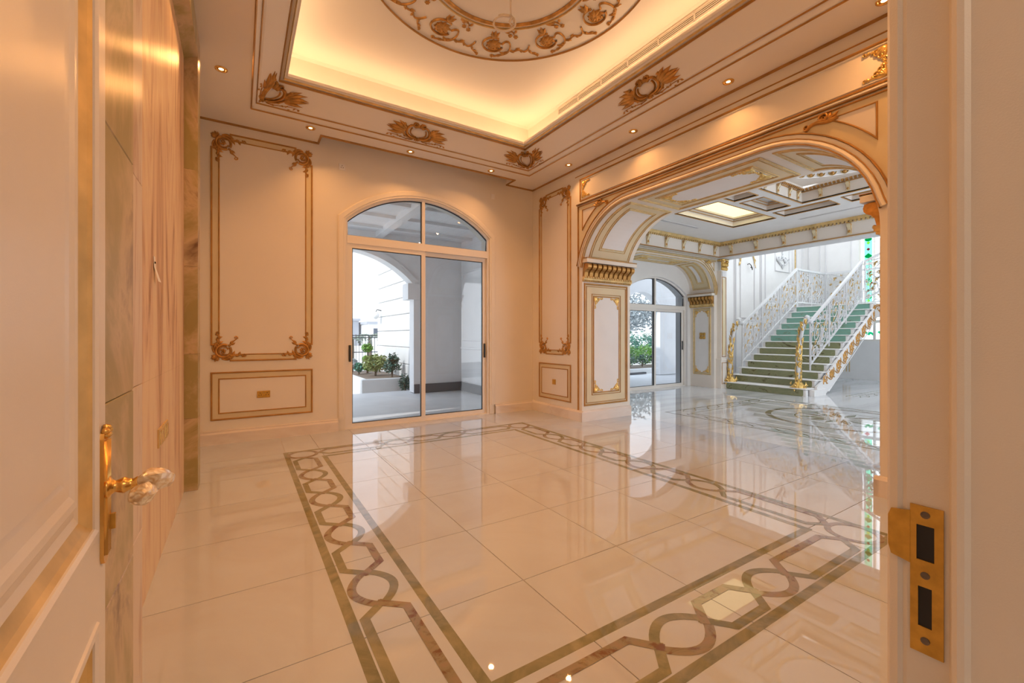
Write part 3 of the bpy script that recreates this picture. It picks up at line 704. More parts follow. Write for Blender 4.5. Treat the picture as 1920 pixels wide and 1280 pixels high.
# rose: rings and wreath
RC = (2.10, 3.34)
for r, w, m in ((1.375, .012, 'gilt_line'), (.775, .045, 'gilt'), (.83, .012, 'gilt_light')):
    obj('rose_ring', MB(frame((RC[0], RC[1], 4.77), (1, 0, 0), (0, 1, 0), (0, 0, -1))).strip([(r * math.cos(2 * PI * i / 96), r * math.sin(2 * PI * i / 96)) for i in range(96)], HR(w, .02), True), m, ceiling, smooth=True)
obj('rose_dish', MB(frame((RC[0], RC[1], 4.77), (1, 0, 0), (0, 1, 0), (0, 0, -1))).lathe([(.75, 0), (.74, .006), (.5, .004), (.02, .002)], n=64), 'cove_white', ceiling, smooth=True)
NU = 11
medsrc = o_med()
fa = PI / 2 - math.atan2(510, 805)        # view direction as an angle in plan
def polar(x, y, h, r0=1.08, aw=2 * PI / NU):
    a = x / 1.08; r = r0 + y; return V((math.cos(-a) * r, math.sin(-a) * r, -h))
mm = MB(polar); mm.add(medsrc.v, medsrc.f)
ME_MED = proto('rose_spray', mm, 'gilt')
for k in range(NU):
    a = fa + math.radians(11) + k * 2 * PI / NU
    put(ME_MED, 'rose_spray', Matrix.Translation((RC[0], RC[1], 4.768)) @ Matrix.Rotation(a, 4, 'Z'), ceiling)
# cove light strips: rope lights lying on the ledge
for x, y, sx, sy, ix, iy in ((xm, TY1 - .2, TX1 - TX0 - .5, .06, 0, -1), (xm, TY0 + .2, TX1 - TX0 - .5, .06, 0, 1), (TX0 + .2, ym, TY1 - TY0 - .5, .06, 1, 0), (TX1 - .2, ym, TY1 - TY0 - .5, .06, -1, 0)):
    l_ = light('cove_light', 'AREA', (x, y, 4.385), 5.8 if iy else 7.6, COVE, sx, sy, (0, 0, 1))
    up_ = V((ix * .42, iy * .42, .907)); al_ = V((1, 0, 0)) if iy else V((0, 1, 0))
    zz_ = -up_; yy_ = zz_.cross(al_); l_.rotation_euler = Matrix((al_, yy_, zz_)).transposed().to_euler()
# near wall with the doorway, frame, and the corridor round the camera
FNW = frame((0, YN, 0), (1, 0, 0), (0, 0, 1), (0, 1, 0))
DJ0, DJ1, DH = -.27, .96, 3.05
wall_near = obj('wall_near', MB(FNW).prism([(-.45, 0), (DJ0 - .01, 0), (DJ0 - .01, DH), (DJ1 + .01, DH), (DJ1 + .01, 0), (XR + .1, 0), (XR + .1, 4.2), (-.45, 4.2)], -.30, -.002), 'paint', kind='structure')
trim = empty('trim_1', (.35, .13, 0), kind='structure')
def jamb(sg, xj, nm):
    # plan outline of the jamb: architrave, rebate and stop
    f = frame((xj, 0, 0), (-sg, 0, 0), (0, 1, 0), (0, 0, 1))       # local x points into the opening
    prof = [(-.11, -.02), (-.11, -.045), (.012, -.045), (.02, -.03), (.02, .180), (.016, .192), (.010, .197), (.004, .200), (0, .204), (0, .262), (-.004, .276), (-.012, .284), (-.03, .290), (-.11, .290), (-.11, .279), (-.012, .279)]
    prof = [(-.012, -.02), (-.11, -.02), (-.11, -.045), (.012, -.045), (.02, -.03), (.02, .178), (.026, .184), (.027, .192), (.022, .199), (.012, .200), (.004, .202), (0, .206), (0, .258), (-.003, .264), (.001, .270), (-.004, .282), (-.014, .288), (-.03, .290), (-.11, .290), (-.11, .279), (-.012, .279)]
    mb = MB(lambda x, y, h: f @ V((x, y, h))); mb.prism(prof, 0, DH); return obj(nm, mb, 'jamb_paint', trim)
jr = jamb(1, DJ1, 'door_jamb'); jamb(-1, DJ0, 'door_jamb')
obj('door_head', MB().box(DJ0 - .11, -.045, DH, DJ1 + .11, .29, DH + .11), 'jamb_paint', trim)
# strike plate on the rebate
FJ = frame((DJ1, 0, 0), (0, -1, 0), (0, 0, 1), (-1, 0, 0))        # s towards the camera side, n into the opening
pl = [(-.253, .824), (-.212, .824), (-.212, 1.068), (-.253, 1.068), (-.253, 1.055), (-.278, 1.05), (-.278, .973), (-.253, .970)]
b = MB(FJ)
def plate_holes(b, x0, y0, x1, y1, holes, h):
    xs_ = sorted({x0, x1, *[q[0] for q in holes], *[q[2] for q in holes]}); ys_ = sorted({y0, y1, *[q[1] for q in holes], *[q[3] for q in holes]})
    for i in range(len(xs_) - 1):
        for j in range(len(ys_) - 1):
            cx, cy = (xs_[i] + xs_[i + 1]) / 2, (ys_[j] + ys_[j + 1]) / 2
            if not any(q[0] < cx < q[2] and q[1] < cy < q[3] for q in holes): b.box(xs_[i], ys_[j], 0, xs_[i + 1], ys_[j + 1], h)
holes = [(-.245, .978, -.223, 1.036), (-.243, .868, -.226, .934)]
plate_holes(b, -.253, .824, -.212, 1.068, holes, .003)
b.prism([(-.253, .968), (-.278, .974), (-.282, .99), (-.282, 1.04), (-.278, 1.052), (-.253, 1.056)], .001, .004)
sp_ = obj('strike_plate', b, 'brass_plate', jr)
for q in holes: obj('latch_hole', MB(FJ).box(q[0], q[1], .0006, q[2], q[3], .0012), 'dark', jr)
for z in (1.054, .954, .846):
    obj('screw', MB(FJ @ Matrix.Translation((-.234, z, .003))).lathe([(.006, 0), (.006, .0012), (.003, .0006)], n=12), 'bark', jr)
obj('floor_corridor', MB().box(-1.3, -3.0, -.2, 2.2, -.02, 0), 'floor_marble', kind='structure')
obj('wall_corridor', MB().box(-1.4, -3.1, 0, -1.3, -.045, 3.2).box(2.2, -3.1, 0, 2.3, -.045, 3.2).box(-1.4, -3.2, 0, 2.3, -3.1, 3.2), 'paint', kind='structure')
obj('ceiling_corridor', MB().box(-1.4, -3.2, 3.2, 2.3, -.02, 3.25), 'ceiling_white', kind='structure')

# open door leaf: s along the leaf from the hinge, t up, n towards the opening
da = math.atan(.035)
FD = frame((-.232, .30, 0), (-math.sin(da), math.cos(da), 0), (0, 0, 1), (math.cos(da), math.sin(da), 0))
DL = 1.075
dmb = MB(FD).box(0, .008, -.05, DL, 3.03, -.024); dfr = MB(FD @ Matrix.Translation((0, 0, -.024)))
plate_holes(dfr, 0, .008, DL, 3.03, [(.112, .112, .973, .703), (.112, .927, .973, 2.848)], .024)
dmb.f += [tuple(k + len(dmb.v) for k in ff) for ff in dfr.f]; dmb.v += dfr.v
door = obj('door_1', dmb, 'door_paint', kind='structure')
def door_panel(z0, z1):
    r_ = rect(.10, z0, .985, z1)
    obj('panel_moulding', MB(FD).strip(r_, [(-.006, 0), (-.003, .005), (.010, .006), (.018, .001), (.018, -.004)], True), 'door_paint', door)
    obj('panel_gilding', MB(FD).strip(r_, [(.018, -.003), (.026, -.010), (.045, -.020)], True), 'gilt_light', door)
    obj('panel_moulding', MB(FD).strip(r_, [(.045, -.020), (.065, -.023), (.085, -.018), (.095, -.012), (.110, -.012), (.125, -.017), (.150, -.019), (.165, -.023)], True), 'door_paint', door)
    obj('door_panel', MB(FD).bbox(.262, z0 + .162, -.024, .823, z1 - .162, -.014, .006), 'door_paint', door)
door_panel(.915, 2.86); door_panel(.10, .715)
hz = 1.0
bp = obj('handle_plate', MB(FD).prism([(1.018, .845), (1.026, .832), (1.035, .828), (1.052, .828), (1.06, .834), (1.066, .845), (1.066, 1.115), (1.060, 1.128), (1.048, 1.134), (1.036, 1.134), (1.024, 1.128), (1.018, 1.115)], 0, .007), 'brass', door)
for x in (1.026, 1.034, 1.042, 1.050, 1.058):
    obj('plate_rib', MB(FD).strip([(x, .85), (x, 1.11)], HR(.006, .013)), 'brass', bp, smooth=True)
for x, z in ((1.030, 1.132), (1.042, 1.139), (1.054, 1.132), (1.036, 1.122), (1.048, 1.122)):
    obj('plate_bead', MB(FD @ Matrix.Translation((x, z, .006))).lathe([(.007, -.004), (.008, .002), (.006, .008), (.002, .011)], n=12), 'brass', bp, smooth=True)
hn = obj('handle_neck', MB(FD @ Matrix.Translation((1.042, hz, .007))).lathe([(.026, 0), (.026, .006), (.018, .010), (.013, .016), (.017, .026), (.019, .032), (.014, .040), (.012, .048), (.016, .054), (.013, .062)], n=20), 'brass', bp, smooth=True)
def blob(M, rx, ry, rz, seed, n=10, k=14):
    rnd = random.Random(seed); mb = MB(M); P = []; F = []
    for i in range(n + 1):
        th = PI * i / n
        for j in range(k):
            ph = 2 * PI * j / k; q = 1 + .10 * math.sin(ph * 5 + seed) * math.sin(th) + rnd.uniform(-.05, .05)
            P.append((rx * q * math.sin(th) * math.cos(ph), ry * q * math.sin(th) * math.sin(ph), rz * math.cos(th)))
    for i in range(n):
        for j in range(k): a = i * k + j; bb = i * k + (j + 1) % k; F.append((a, bb, bb + k, a + k))
    return mb.add(P, F)
obj('crystal_knob', blob(FD @ Matrix.Translation((1.030, hz + .006, .098)) @ Matrix.Rotation(.5, 4, 'X') @ Matrix.Rotation(.9, 4, 'Y'), .024, .027, .048, 3), 'crystal', bp)
obj('crystal_knob', blob(FD @ Matrix.Translation((.985, hz - .012, .078)) @ Matrix.Rotation(1.1, 4, 'Y'), .022, .024, .034, 5), 'crystal', bp)
obj('key_cylinder', MB(FD).box(1.048, .90, .006, 1.058, .935, .022), 'brass_plate', bp)

# window_1: arched sliding garden door
def garden_door(nm, x0, x1, zs, za, ztb, ztt, F, parts_parent=None, fw=.10, handle=True, two_handles=True):
    # F: s = x, t = z, n towards the room, origin in the plane of the glass
    w = empty(nm, tuple(F @ V(((x0 + x1) / 2, 0, 0))), kind='structure')
    A = seg_arc(x0, x1, zs, za); xm_ = (x0 + x1) / 2
    obj('window_frame', MB(F).strip([(x1, 0)] + A + [(x0, 0)], [(0, -.05), (0, .05), (.035, .05), (.035, -.05)]), 'alu', w)
    obj('transom_bar', MB(F).box(x0 + .03, ztb, -.045, x1 - .03, ztt, .055), 'alu', w)
    r2 = [(x, z - .03) for x, z in A]
    top = max(z for x, z in A)
    obj('mullion', MB(F).box(xm_ - .022, ztt, -.04, xm_ + .022, top - .03, .05), 'alu', w)
    hi = [p for p in offset(A, .035)]
    for sg in (-1, 1):
        pts = [p for p in hi if (p[0] - xm_) * sg > .02 and p[1] > ztt]
        edge = x0 + .035 if sg < 0 else x1 - .035
        xin = xm_ + sg * .022
        zin = top - .036
        if sg > 0: poly = [(xin, ztt), (edge, ztt)] + pts + [(xin, zin)]
        else: poly = [(edge, ztt), (xin, ztt), (xin, zin)] + pts
        obj('fanlight_pane', MB(F).face(poly, 0), 'glass', w)
        obj('fanlight_seal', MB(F).strip(poly, [(0, -.012), (0, .012), (.012, .012), (.012, -.012)], True), 'gasket', w)
    for sg in (-1, 1):
        a, b_ = (x0 + .035, xm_ + .03) if sg < 0 else (xm_ - .03, x1 - .035)
        h = .022 if sg < 0 else -.022
        Fs = F @ Matrix.Translation((0, 0, h))
        sash = obj('sliding_sash', MB(Fs).strip(rect(a, .012, b_, ztb), [(0, -.02), (0, .02), (.065, .02), (.065, -.02)], True), 'alu', w)
        obj('seal', MB(Fs).strip(rect(a + .065, .077, b_ - .065, ztb - .065), [(0, -.012), (0, .012), (.010, .012), (.010, -.012)], True), 'gasket', sash)
        obj('pane', MB(Fs).face(rect(a + .065, .077, b_ - .065, ztb - .065), 0), 'glass', sash)
        hx = (a + .032) if sg < 0 else (b_ - .032)
        obj('pull_handle', MB(Fs).bbox(hx - .016, .98, .018, hx + .016, 1.22, .040, .008), 'gasket', sash)
    obj('sill_track', MB(F).box(x0, 0, -.06, x1, .014, .06), 'alu', w)
    return w
garden_door('window_1', WX0, WX1, WSP, WAP, 2.70, 2.815, frame((0, YB + .07, 0), (1, 0, 0), (0, 0, 1), (0, -1, 0)))

# ------------------------------------------------------------------ the entrance hall beyond the arch
HX0, HX1, HYB, HZ = XR + 1.08, 10.45, 6.50, 3.75
floor_hall = obj('floor_hall', MB().box(XR + 1.08, -2.6, -.2, 17.2, 7.6, 0), 'hall_marble', kind='structure')
band_frame(6.38, 1.0, 9.62, 5.0, .035, floor_hall)
band_frame(6.68, 1.3, 9.32, 4.7, .03, floor_hall)
els_h = [('hex' if i % 2 else 'eye', 6.72 + .36 * i, 6.72 + .36 * (i + 1)) for i in range(7)]
els_v = [('hex' if i % 2 else 'eye', 1.33 + .37 * i, 1.33 + .37 * (i + 1)) for i in range(9)]
for y in (1.165, 4.865): chain((0, y), 'x', els_h, floor_hall, .02, .08)
for x in (6.545, 9.485): chain((x, 0), 'y', els_v, floor_hall, .02, .08)
def ring(cx, cy, r0, r1, m, parent, z=.001, n=64, name='inlay_ring'):
    P = [(cx + r * math.cos(2 * PI * i / n), cy + r * math.sin(2 * PI * i / n), z) for r in (r0, r1) for i in range(n)]
    obj(name, MB().add(P, [(i, (i + 1) % n, n + (i + 1) % n, n + i) for i in range(n)]), m, parent)
ring(8.3, 3.05, .98, 1.07, 'inlay_brown', floor_hall)
ring(8.3, 3.05, .62, .64, 'inlay_olive', floor_hall)
for k in range(12):
    a = k * PI / 6
    q = lambda d, r, a=a: (8.3 + math.cos(a) * r - math.sin(a) * d, 3.05 + math.sin(a) * r + math.cos(a) * d)
    obj('inlay_petal', MB().prism([q(0, .12), q(.07, .34), q(0, .60), q(-.07, .34)], -.005, .0011), 'inlay_brown' if k % 2 else 'inlay_olive', floor_hall)
for y in (2.6, 2.75, 4.0, 4.12): obj('inlay_band', MB().box(11.5, y, -.01, 14.5, y + .025, .001), 'inlay_olive', floor_hall)
els_s = [('hex' if i % 2 else 'eye', 11.55 + .4 * i, 11.55 + .4 * (i + 1)) for i in range(7)]
chain((0, 3.87), 'x', els_s, floor_hall, .02, .07)

# ceiling with coffers
coffers = [(7.2, 4.5, 9.2, 5.4, .20), (6.1, 3.93, 7.45, 4.35, .16), (7.62, 3.93, 8.55, 4.35, .16), (8.76, 3.40, 9.2, 4.34, .16), (8.76, 1.9, 9.2, 3.22, .16), (6.6, 1.3, 8.58, 3.75, .26), (6.0, 1.9, 6.4, 3.22, .16)]
b = MB()
def plate_z(b, x0, y0, x1, y1, holes, z0, z1):
    xs_ = sorted({x0, x1, *[q[0] for q in holes], *[q[2] for q in holes]}); ys_ = sorted({y0, y1, *[q[1] for q in holes], *[q[3] for q in holes]})
    for i in range(len(xs_) - 1):
        for j in range(len(ys_) - 1):
            cx, cy = (xs_[i] + xs_[i + 1]) / 2, (ys_[j] + ys_[j + 1]) / 2
            if not any(q[0] < cx < q[2] and q[1] < cy < q[3] for q in holes): b.box(xs_[i], ys_[j], z0, xs_[i + 1], ys_[j + 1], z1)
plate_z(b, HX0, -2.5, HX1, HYB, coffers, HZ, HZ + .02)
ceiling_hall = obj('ceiling_hall', b, 'hall_white', kind='structure')
FH = frame((0, 0, HZ), (1, 0, 0), (0, 1, 0), (0, 0, -1))
for k, (x0, y0, x1, y1, dp) in enumerate(coffers):
    R_ = rect(x0, y0, x1, y1)
    if k == 5: continue
    obj('coffer', MB(FH).strip(R_, [(0, 0), (0, -dp * .6), (.03, -dp * .62), (.03, -dp * .75), (.06, -dp * .78), (.07, -dp)], True), 'paint_field', ceiling_hall)
    for d, h in ((0, .0), (.03, -dp * .62), (.065, -dp * .8)):
        obj('coffer_moulding', MB(FH).strip(offset(R_, d, True), [(-.010, h + .001), (0, h + .012), (.012, h + .001)], True), 'gilt_line', ceiling_hall)
    obj('coffer_light_panel' if k == 0 else 'coffer_top', MB().box(x0 + .06, y0 + .06, HZ + dp, x1 - .06, y1 - .06, HZ + dp + .02), 'laylight' if k == 0 else 'hall_white', ceiling_hall)
# the central coffer: frieze of brackets, dentils, oval dome with egg moulding
x0, y0, x1, y1, dp = coffers[5]
R_ = rect(x0, y0, x1, y1)
obj('dome_frieze', MB(FH).strip(R_, [(0, 0), (0, -.20), (.02, -.21), (.05, -.25), (.05, -.27)], True), 'paint_field', ceiling_hall)
for h in (0, -.20): obj('coffer_moulding', MB(FH).strip(R_, [(-.010, h + .001), (0, h + .014), (.014, h + .001)], True), 'gilt_line', ceiling_hall)
ccx, ccy, rx, ry = (x0 + x1) / 2, (y0 + y1) / 2, (x1 - x0) / 2 - .10, (y1 - y0) / 2 - .10
el = lambda k_: [(ccx + rx * k_ * math.cos(2 * PI * i / 48), ccy + ry * k_ * math.sin(2 * PI * i / 48)) for i in range(48)]
P = [(x, y, HZ + .27) for x, y in el(1.0)] + [(x, y, HZ + .42) for x, y in el(.86)] + [(x, y, HZ + .52) for x, y in el(.55)]
obj('dome', MB().add(P + [(ccx, ccy, HZ + .55)], [(i, (i + 1) % 48, 48 + (i + 1) % 48, 48 + i) for i in range(48)] + [(48 + i, 48 + (i + 1) % 48, 96 + (i + 1) % 48, 96 + i) for i in range(48)] + [(96 + i, 96 + (i + 1) % 48, 144) for i in range(48)]), 'hall_white', ceiling_hall, smooth=True)
# flat cornice between rectangle and oval
per = []
for i in range(48):
    a = 2 * PI * i / 48; cx_, cy_ = math.cos(a), math.sin(a); hx, hy = (x1 - x0) / 2 - .05, (y1 - y0) / 2 - .05
    s = min(hx / max(abs(cx_), 1e-6), hy / max(abs(cy_), 1e-6)); per.append((ccx + cx_ * s, ccy + cy_ * s))
obj('dome_cornice', MB().add([(x, y, HZ + .268) for x, y in per] + [(x, y, HZ + .268) for x, y in el(1.0)], [(i, (i + 1) % 48, 48 + (i + 1) % 48, 48 + i) for i in range(48)]), 'paint_field', ceiling_hall)
mb = MB(); mb2 = MB()
for i in range(40):
    a = 2 * PI * i / 40; c_, s_ = math.cos(a), math.sin(a)
    f_ = frame((ccx + rx * .97 * c_, ccy + ry * .97 * s_, HZ + .30), (-s_, c_, 0), (-c_ * .35, -s_ * .35, .93), (-c_ * .93, -s_ * .93, -.35))
    q = MB(f_); q.lathe([(.002, .03), (.025, .022), (.035, 0)], n=8); mb2.v, mb2.f = mb2.v + q.v, mb2.f + [tuple(k + len(mb2.v) for k in ff) for ff in q.f]
    q = MB(f_); q.stroke(arc(0, .02, .05, PI, 2 * PI, 8), .01, .03); mb.v, mb.f = mb.v + q.v, mb.f + [tuple(k + len(mb.v) for k in ff) for ff in q.f]
obj('egg_moulding', mb2, 'gilt_line', ceiling_hall, kind='stuff'); obj('dart_moulding', mb, 'gilt_light', ceiling_hall, kind='stuff')
def dentils(F, a0, a1, z, parent, pitch=.075, sz=.042, d=.04, m='gilt_light'):
    mb = MB(F); n = int((a1 - a0) / pitch)
    for i in range(n): s = a0 + (i + .5) * (a1 - a0) / n; mb.box(s - sz / 2, z, 0, s + sz / 2, z + sz, d)
    obj('dentil_row', mb, m, parent, kind='stuff')
# small frieze brackets
bprof = [(0, 0), (.02, .0), (.035, .02), (.03, .05), (.028, .10), (.04, .14), (.065, .165), (.075, .19), (.07, .215), (.05, .23), (0, .23)]
bm_ = MB(frame((0, 0, 0), (1, 0, 0), (0, 0, 1), (0, 1, 0))).prism(bprof, -.033, .033)
bm_.v += []; ME_BR = proto('frieze_bracket', bm_, 'paint_ochre', False)
br2 = MB()
for s in (-.034, .034):
    q = MB(frame((0, s, 0), (1, 0, 0), (0, 0, 1), (0, 1 if s > 0 else -1, 0))); q.stroke(spiral(.045, .19, .03, .006, 0, 1.2, 14), .007, .006); q.stroke(bez((.03, .02), (.02, .08), (.02, .12), (.06, .165), 8), .005, .006)
    br2.f += [tuple(k + len(br2.v) for k in ff) for ff in q.f]; br2.v += q.v
q = MB(frame((0, 0, 0), (0, 1, 0), (0, 0, 1), (1, 0, 0))); q.add([(-.035, .225, .07), (.035, .225, .07), (.035, .24, .08), (-.035, .24, .08)], [(0, 1, 2, 3)])
for a_, L_ in ((90, .09), (70, .07), (110, .07)): q.stroke(leafpts(0, .03, math.radians(a_), L_, 0), leafw(.018), .05)
br2.f += [tuple(k + len(br2.v) for k in ff) for ff in q.f]; br2.v += q.v
ME_BR2 = proto('bracket_gilding', br2, 'gilt', True)
def bracket(F, s, z, parent, sc=1.0):
    M = F @ Matrix(((0, 1, 0, s), (0, 0, 1, z), (1, 0, 0, 0), (0, 0, 0, 1))) @ Matrix.Diagonal((sc, sc, sc, 1))
    o = put(ME_BR, 'frieze_bracket', M, parent); put(ME_BR2, 'bracket_gilding', M, o)
FDY = frame((0, y1, 0), (1, 0, 0), (0, 0, 1), (0, -1, 0)); FDX = frame((x1, 0, 0), (0, 1, 0), (0, 0, 1), (-1, 0, 0))
dentils(FDY, x0 + .05, x1, HZ + .205, ceiling_hall, .06, .035, .05, 'gilt_line'); dentils(FDX, y0 + .05, y1, HZ + .205, ceiling_hall, .06, .035, .05, 'gilt_line')
for s in (6.9, 7.3, 7.7, 8.1, 8.4): bracket(FDY, s, HZ + .02, ceiling_hall, .72)
for s in (1.7, 2.15, 2.6, 3.05, 3.45): bracket(FDX, s, HZ + .02, ceiling_hall, .72)
# hanging friezes of the hall
FHB = frame((0, HYB, 0), (1, 0, 0), (0, 0, 1), (0, -1, 0)); FHR = frame((HX1, 0, 0), (0, 1, 0), (0, 0, 1), (-1, 0, 0))
beam_b = obj('trim_2', MB(FHB).box(HX0, 3.38, -.12, HX1 + .01, HZ, 0), 'paint_field', kind='structure')
beam_r = obj('trim_3', MB(FHR).box(-2.5, 3.36, -.42, HYB + .6, HZ + .5, 0), 'paint_field', kind='structure')
obj('beam_soffit', MB().box(HX1, -2.5, 3.352, HX1 + .42, HYB + .6, 3.36), 'hall_grey', beam_r)
for F, par, a, b_ in ((FHB, beam_b, HX0, HX1), (FHR, beam_r, -1.0, HYB)):
    obj('frieze_moulding', MB(F).strip([(a, 3.385), (b_, 3.385)], HR(.022, .022)), 'gilt_line', par)
    obj('frieze_cornice', MB(F).strip([(a, 3.735), (b_, 3.735)], [(-.045, 0), (-.045, .045), (.0, .06), (.015, .06), (.015, 0)]), 'gilt_light', par)
    dentils(F, a, b_, 3.655, par, .07, .04, .04, 'gilt_light')
for s in (6.44, 7.07, 7.70, 8.33, 8.96, 9.59, 10.22): bracket(FHB, s, 3.41, beam_b, 1.0)
for k in range(9): bracket(FHR, 6.17 - .62 * k, 3.41, beam_r, 1.0)
# slot diffusers
for nm, bx, lb in (('ceiling_slot_diffuser', (7.36, 5.80, 8.60, 5.90), 'white slot air diffuser beside the lit coffer of the hall ceiling'), ('ceiling_slot_diffuser', (9.66, 1.9, 9.74, 4.3), 'long thin slot air diffuser along the stair side of the hall ceiling')):
    e_ = empty(nm, ((bx[0] + bx[2]) / 2, (bx[1] + bx[3]) / 2, HZ), lb, 'air vent')
    obj('frame', MB(FH).strip(rect(*bx), [(0, 0), (0, .006), (.012, .006), (.012, 0)], True), 'hall_white', e_)
    obj('backing', MB(FH).face(rect(*bx), .001), 'vent_dark', e_)
    lx = bx[2] - bx[0] > bx[3] - bx[1]
    for k in (1, 2, 3):
        if lx: y = bx[1] + (bx[3] - bx[1]) * k / 4; obj('slat', MB(FH).box(bx[0], y - .005, .001, bx[2], y + .005, .005), 'hall_grey', e_)
        elif k == 2: x = (bx[0] + bx[2]) / 2; obj('slat', MB(FH).box(x - .006, bx[1], .001, x + .006, bx[3], .005), 'hall_grey', e_)

# back wall of the hall with the second arch
A2Y, A2D, A2J0, A2J1, A2R, A2Z = 6.62, .70, 6.9, 10.42, .80, 2.42
FA2 = frame((0, A2Y, 0), (1, 0, 0), (0, 0, 1), (0, -1, 0))
a2 = arc(A2J1 - A2R, A2Z, A2R, 0, PI / 2, 12) + arc(A2J0 + A2R, A2Z, A2R, PI / 2, PI, 12)
wall_hall_back = obj('wall_hall_back', MB(FA2).prism([(HX0 - .2, 0), (A2J0, 0)] + a2[::-1] + [(A2J1, 0), (10.92, 0), (10.92, 3.9), (HX0 - .2, 3.9)], -A2D, 0), 'paint_field', kind='structure')
for d, w in ((-.012, .018), (-.07, .014), (-.13, .018)):
    obj('archivolt_gilding', MB(FA2).strip(offset([(A2J1, A2Z)] + a2[1:-1] + [(A2J0, A2Z)], d), HR(w, .025)), 'gilt_light', wall_hall_back)
for z, h_, m in ((3.37, .03, 'paint'), (3.35, .012, 'gilt_light'), (3.335, .05, 'hall_white'), (3.318, .012, 'gilt_light'), (3.30, .03, 'paint_ochre'), (3.285, .012, 'gilt_light')):
    obj('entablature_moulding', MB(FA2).strip([(HX0, z), (10.46, z)], HR(.018, h_ + .02)), m, wall_hall_back)
r = A2R + .2; cx = A2J1 - A2R; ex = 10.40
cur = [(cx + r * math.cos(a), A2Z + r * math.sin(a)) for a in [math.acos((ex - cx) / r) + (math.asin(.84 / r) - math.acos((ex - cx) / r)) * i / 8 for i in range(9)]]
obj('spandrel_moulding', MB(FA2).strip(cur + [(ex, 3.26)], HR(.014, .015), True), 'gilt_light', wall_hall_back)
b = MB(FA2 @ Matrix.Translation((cur[-1][0], 3.24, .01)))
b.stroke(bez((-.14, -.03), (-.06, .05), (.0, -.05), (.10, .0)), .015, .03); b.stroke(spiral(0, .03, .04, .008, PI, -1.3, 16), .012, .03)
for a, L in ((160, .1), (60, .06), (20, .08)): b.stroke(leafpts(.02, 0, math.radians(a), L, .4), leafw(.02), .03)
obj('spandrel_ornament', b, 'gilt_bright', wall_hall_back, smooth=True)
Q2 = A2R * PI / 2; F2 = (A2J1 - A2R) - (A2J0 + A2R)
def soff2(s, t, h):
    if s < Q2: a = s / A2R; return V((A2J1 - A2R + (A2R - h) * math.cos(a), A2Y + t, A2Z + (A2R - h) * math.sin(a)))
    return V((A2J1 - A2R - (s - Q2), A2Y + t, A2Z + A2R - h))
soffit_panel(.18, Q2 - .08, wall_hall_back, soff2, A2D)
soffit_panel(Q2 + .08, Q2 + F2 - .1, wall_hall_back, soff2, A2D, True)
FA2R = frame((A2J1, 0, 0), (0, 1, 0), (0, 0, 1), (-1, 0, 0))
panel(FA2R, A2Y + .10, .34, A2Y + A2D - .10, 2.08, wall_hall_back, .045, 0, ME_SMALL, 1.0, lw=.014, field='hall_white', gm='gilt_light')
cap_row(FA2R, A2Y, A2Y + A2D, 2.17, 7, wall_hall_back)
sw = empty('light_switch', tuple(FA2R @ V((6.95, 1.30, 0))), 'four brass switch plates set in a square on the white arch pier', 'light switch')
for i in (0, 1):
    for j in (0, 1):
        p_ = obj('switch_plate', MB(FA2R).bbox(6.865 + .088 * i, 1.275 + .088 * j, .006, 6.945 + .088 * i, 1.355 + .088 * j, .016, .003), 'brass_plate', sw)
        obj('rocker', MB(FA2R).bbox(6.89 + .088 * i, 1.295 + .088 * j, .016, 6.92 + .088 * i, 1.335 + .088 * j, .02, .002), 'brass', p_)
# hall garden door
F2W = frame((0, 7.42, 0), (1, 0, 0), (0, 0, 1), (0, -1, 0))
op2 = seg_arc(7.84, 10.30, 2.45, 2.88)
wall_hall_window = obj('wall_hall_window', MB(F2W).prism([(HX0 - .2, 0), (7.84, 0)] + op2[::-1] + [(10.30, 0), (10.92, 0), (10.92, 3.9), (HX0 - .2, 3.9)], -.28, 0.1), 'hall_white', kind='structure')
garden_door('window_2', 7.84, 10.30, 2.45, 2.88, 2.06, 2.16, frame((0, 7.44, 0), (1, 0, 0), (0, 0, 1), (0, -1, 0)))
# pilaster
FPI = frame((0, 6.50, 0), (1, 0, 0), (0, 0, 1), (0, -1, 0))
pil = empty('trim_4', (10.66, 6.56, 0), kind='structure')
obj('shaft', MB(FPI).box(10.54, .75, -.12, 10.78, 3.05, 0), 'paint_field', pil)
obj('base', MB(FPI).box(10.50, 0, -.12, 10.82, .72, .02).box(10.49, .72, -.12, 10.83, .76, .035), 'paint_field', pil)
obj('shaft_moulding', MB(FPI).strip(rect(10.575, .82, 10.745, 2.88), HR(.014, .012), True), 'gilt_line', pil)
obj('shaft_panel', MB(FPI).bbox(10.60, .86, 0, 10.72, 2.84, .006, .003), 'paint_ochre', pil)
obj('base_moulding', MB(FPI @ Matrix.Translation((0, 0, .02))).strip(rect(10.54, .12, 10.78, .66), HR(.014, .012), True), 'gilt_line', pil)
obj('rosette_block', MB(FPI).box(10.57, 2.90, 0, 10.75, 3.03, .015), 'hall_grey', pil)
b = MB(FPI @ Matrix.Translation((10.66, 3.06, .0)))
b.box(-.13, .25, -.12, .13, .29, .06)
for row, (zz, n_, L_) in enumerate(((0, 5, .12), (.10, 5, .12))):
    for i in range(n_): b.stroke(leafpts(-.10 + .05 * i, zz, math.radians(90), L_, 0), leafw(.03, 3, .6), .05 + .02 * row)
for sx in (-1, 1): b.stroke([(sx * x, y) for x, y in spiral(.09, .22, .04, .008, -PI / 2, 1.3, 16)], .012, .06)
obj('capital', b, 'gilt_bright', pil, smooth=True)

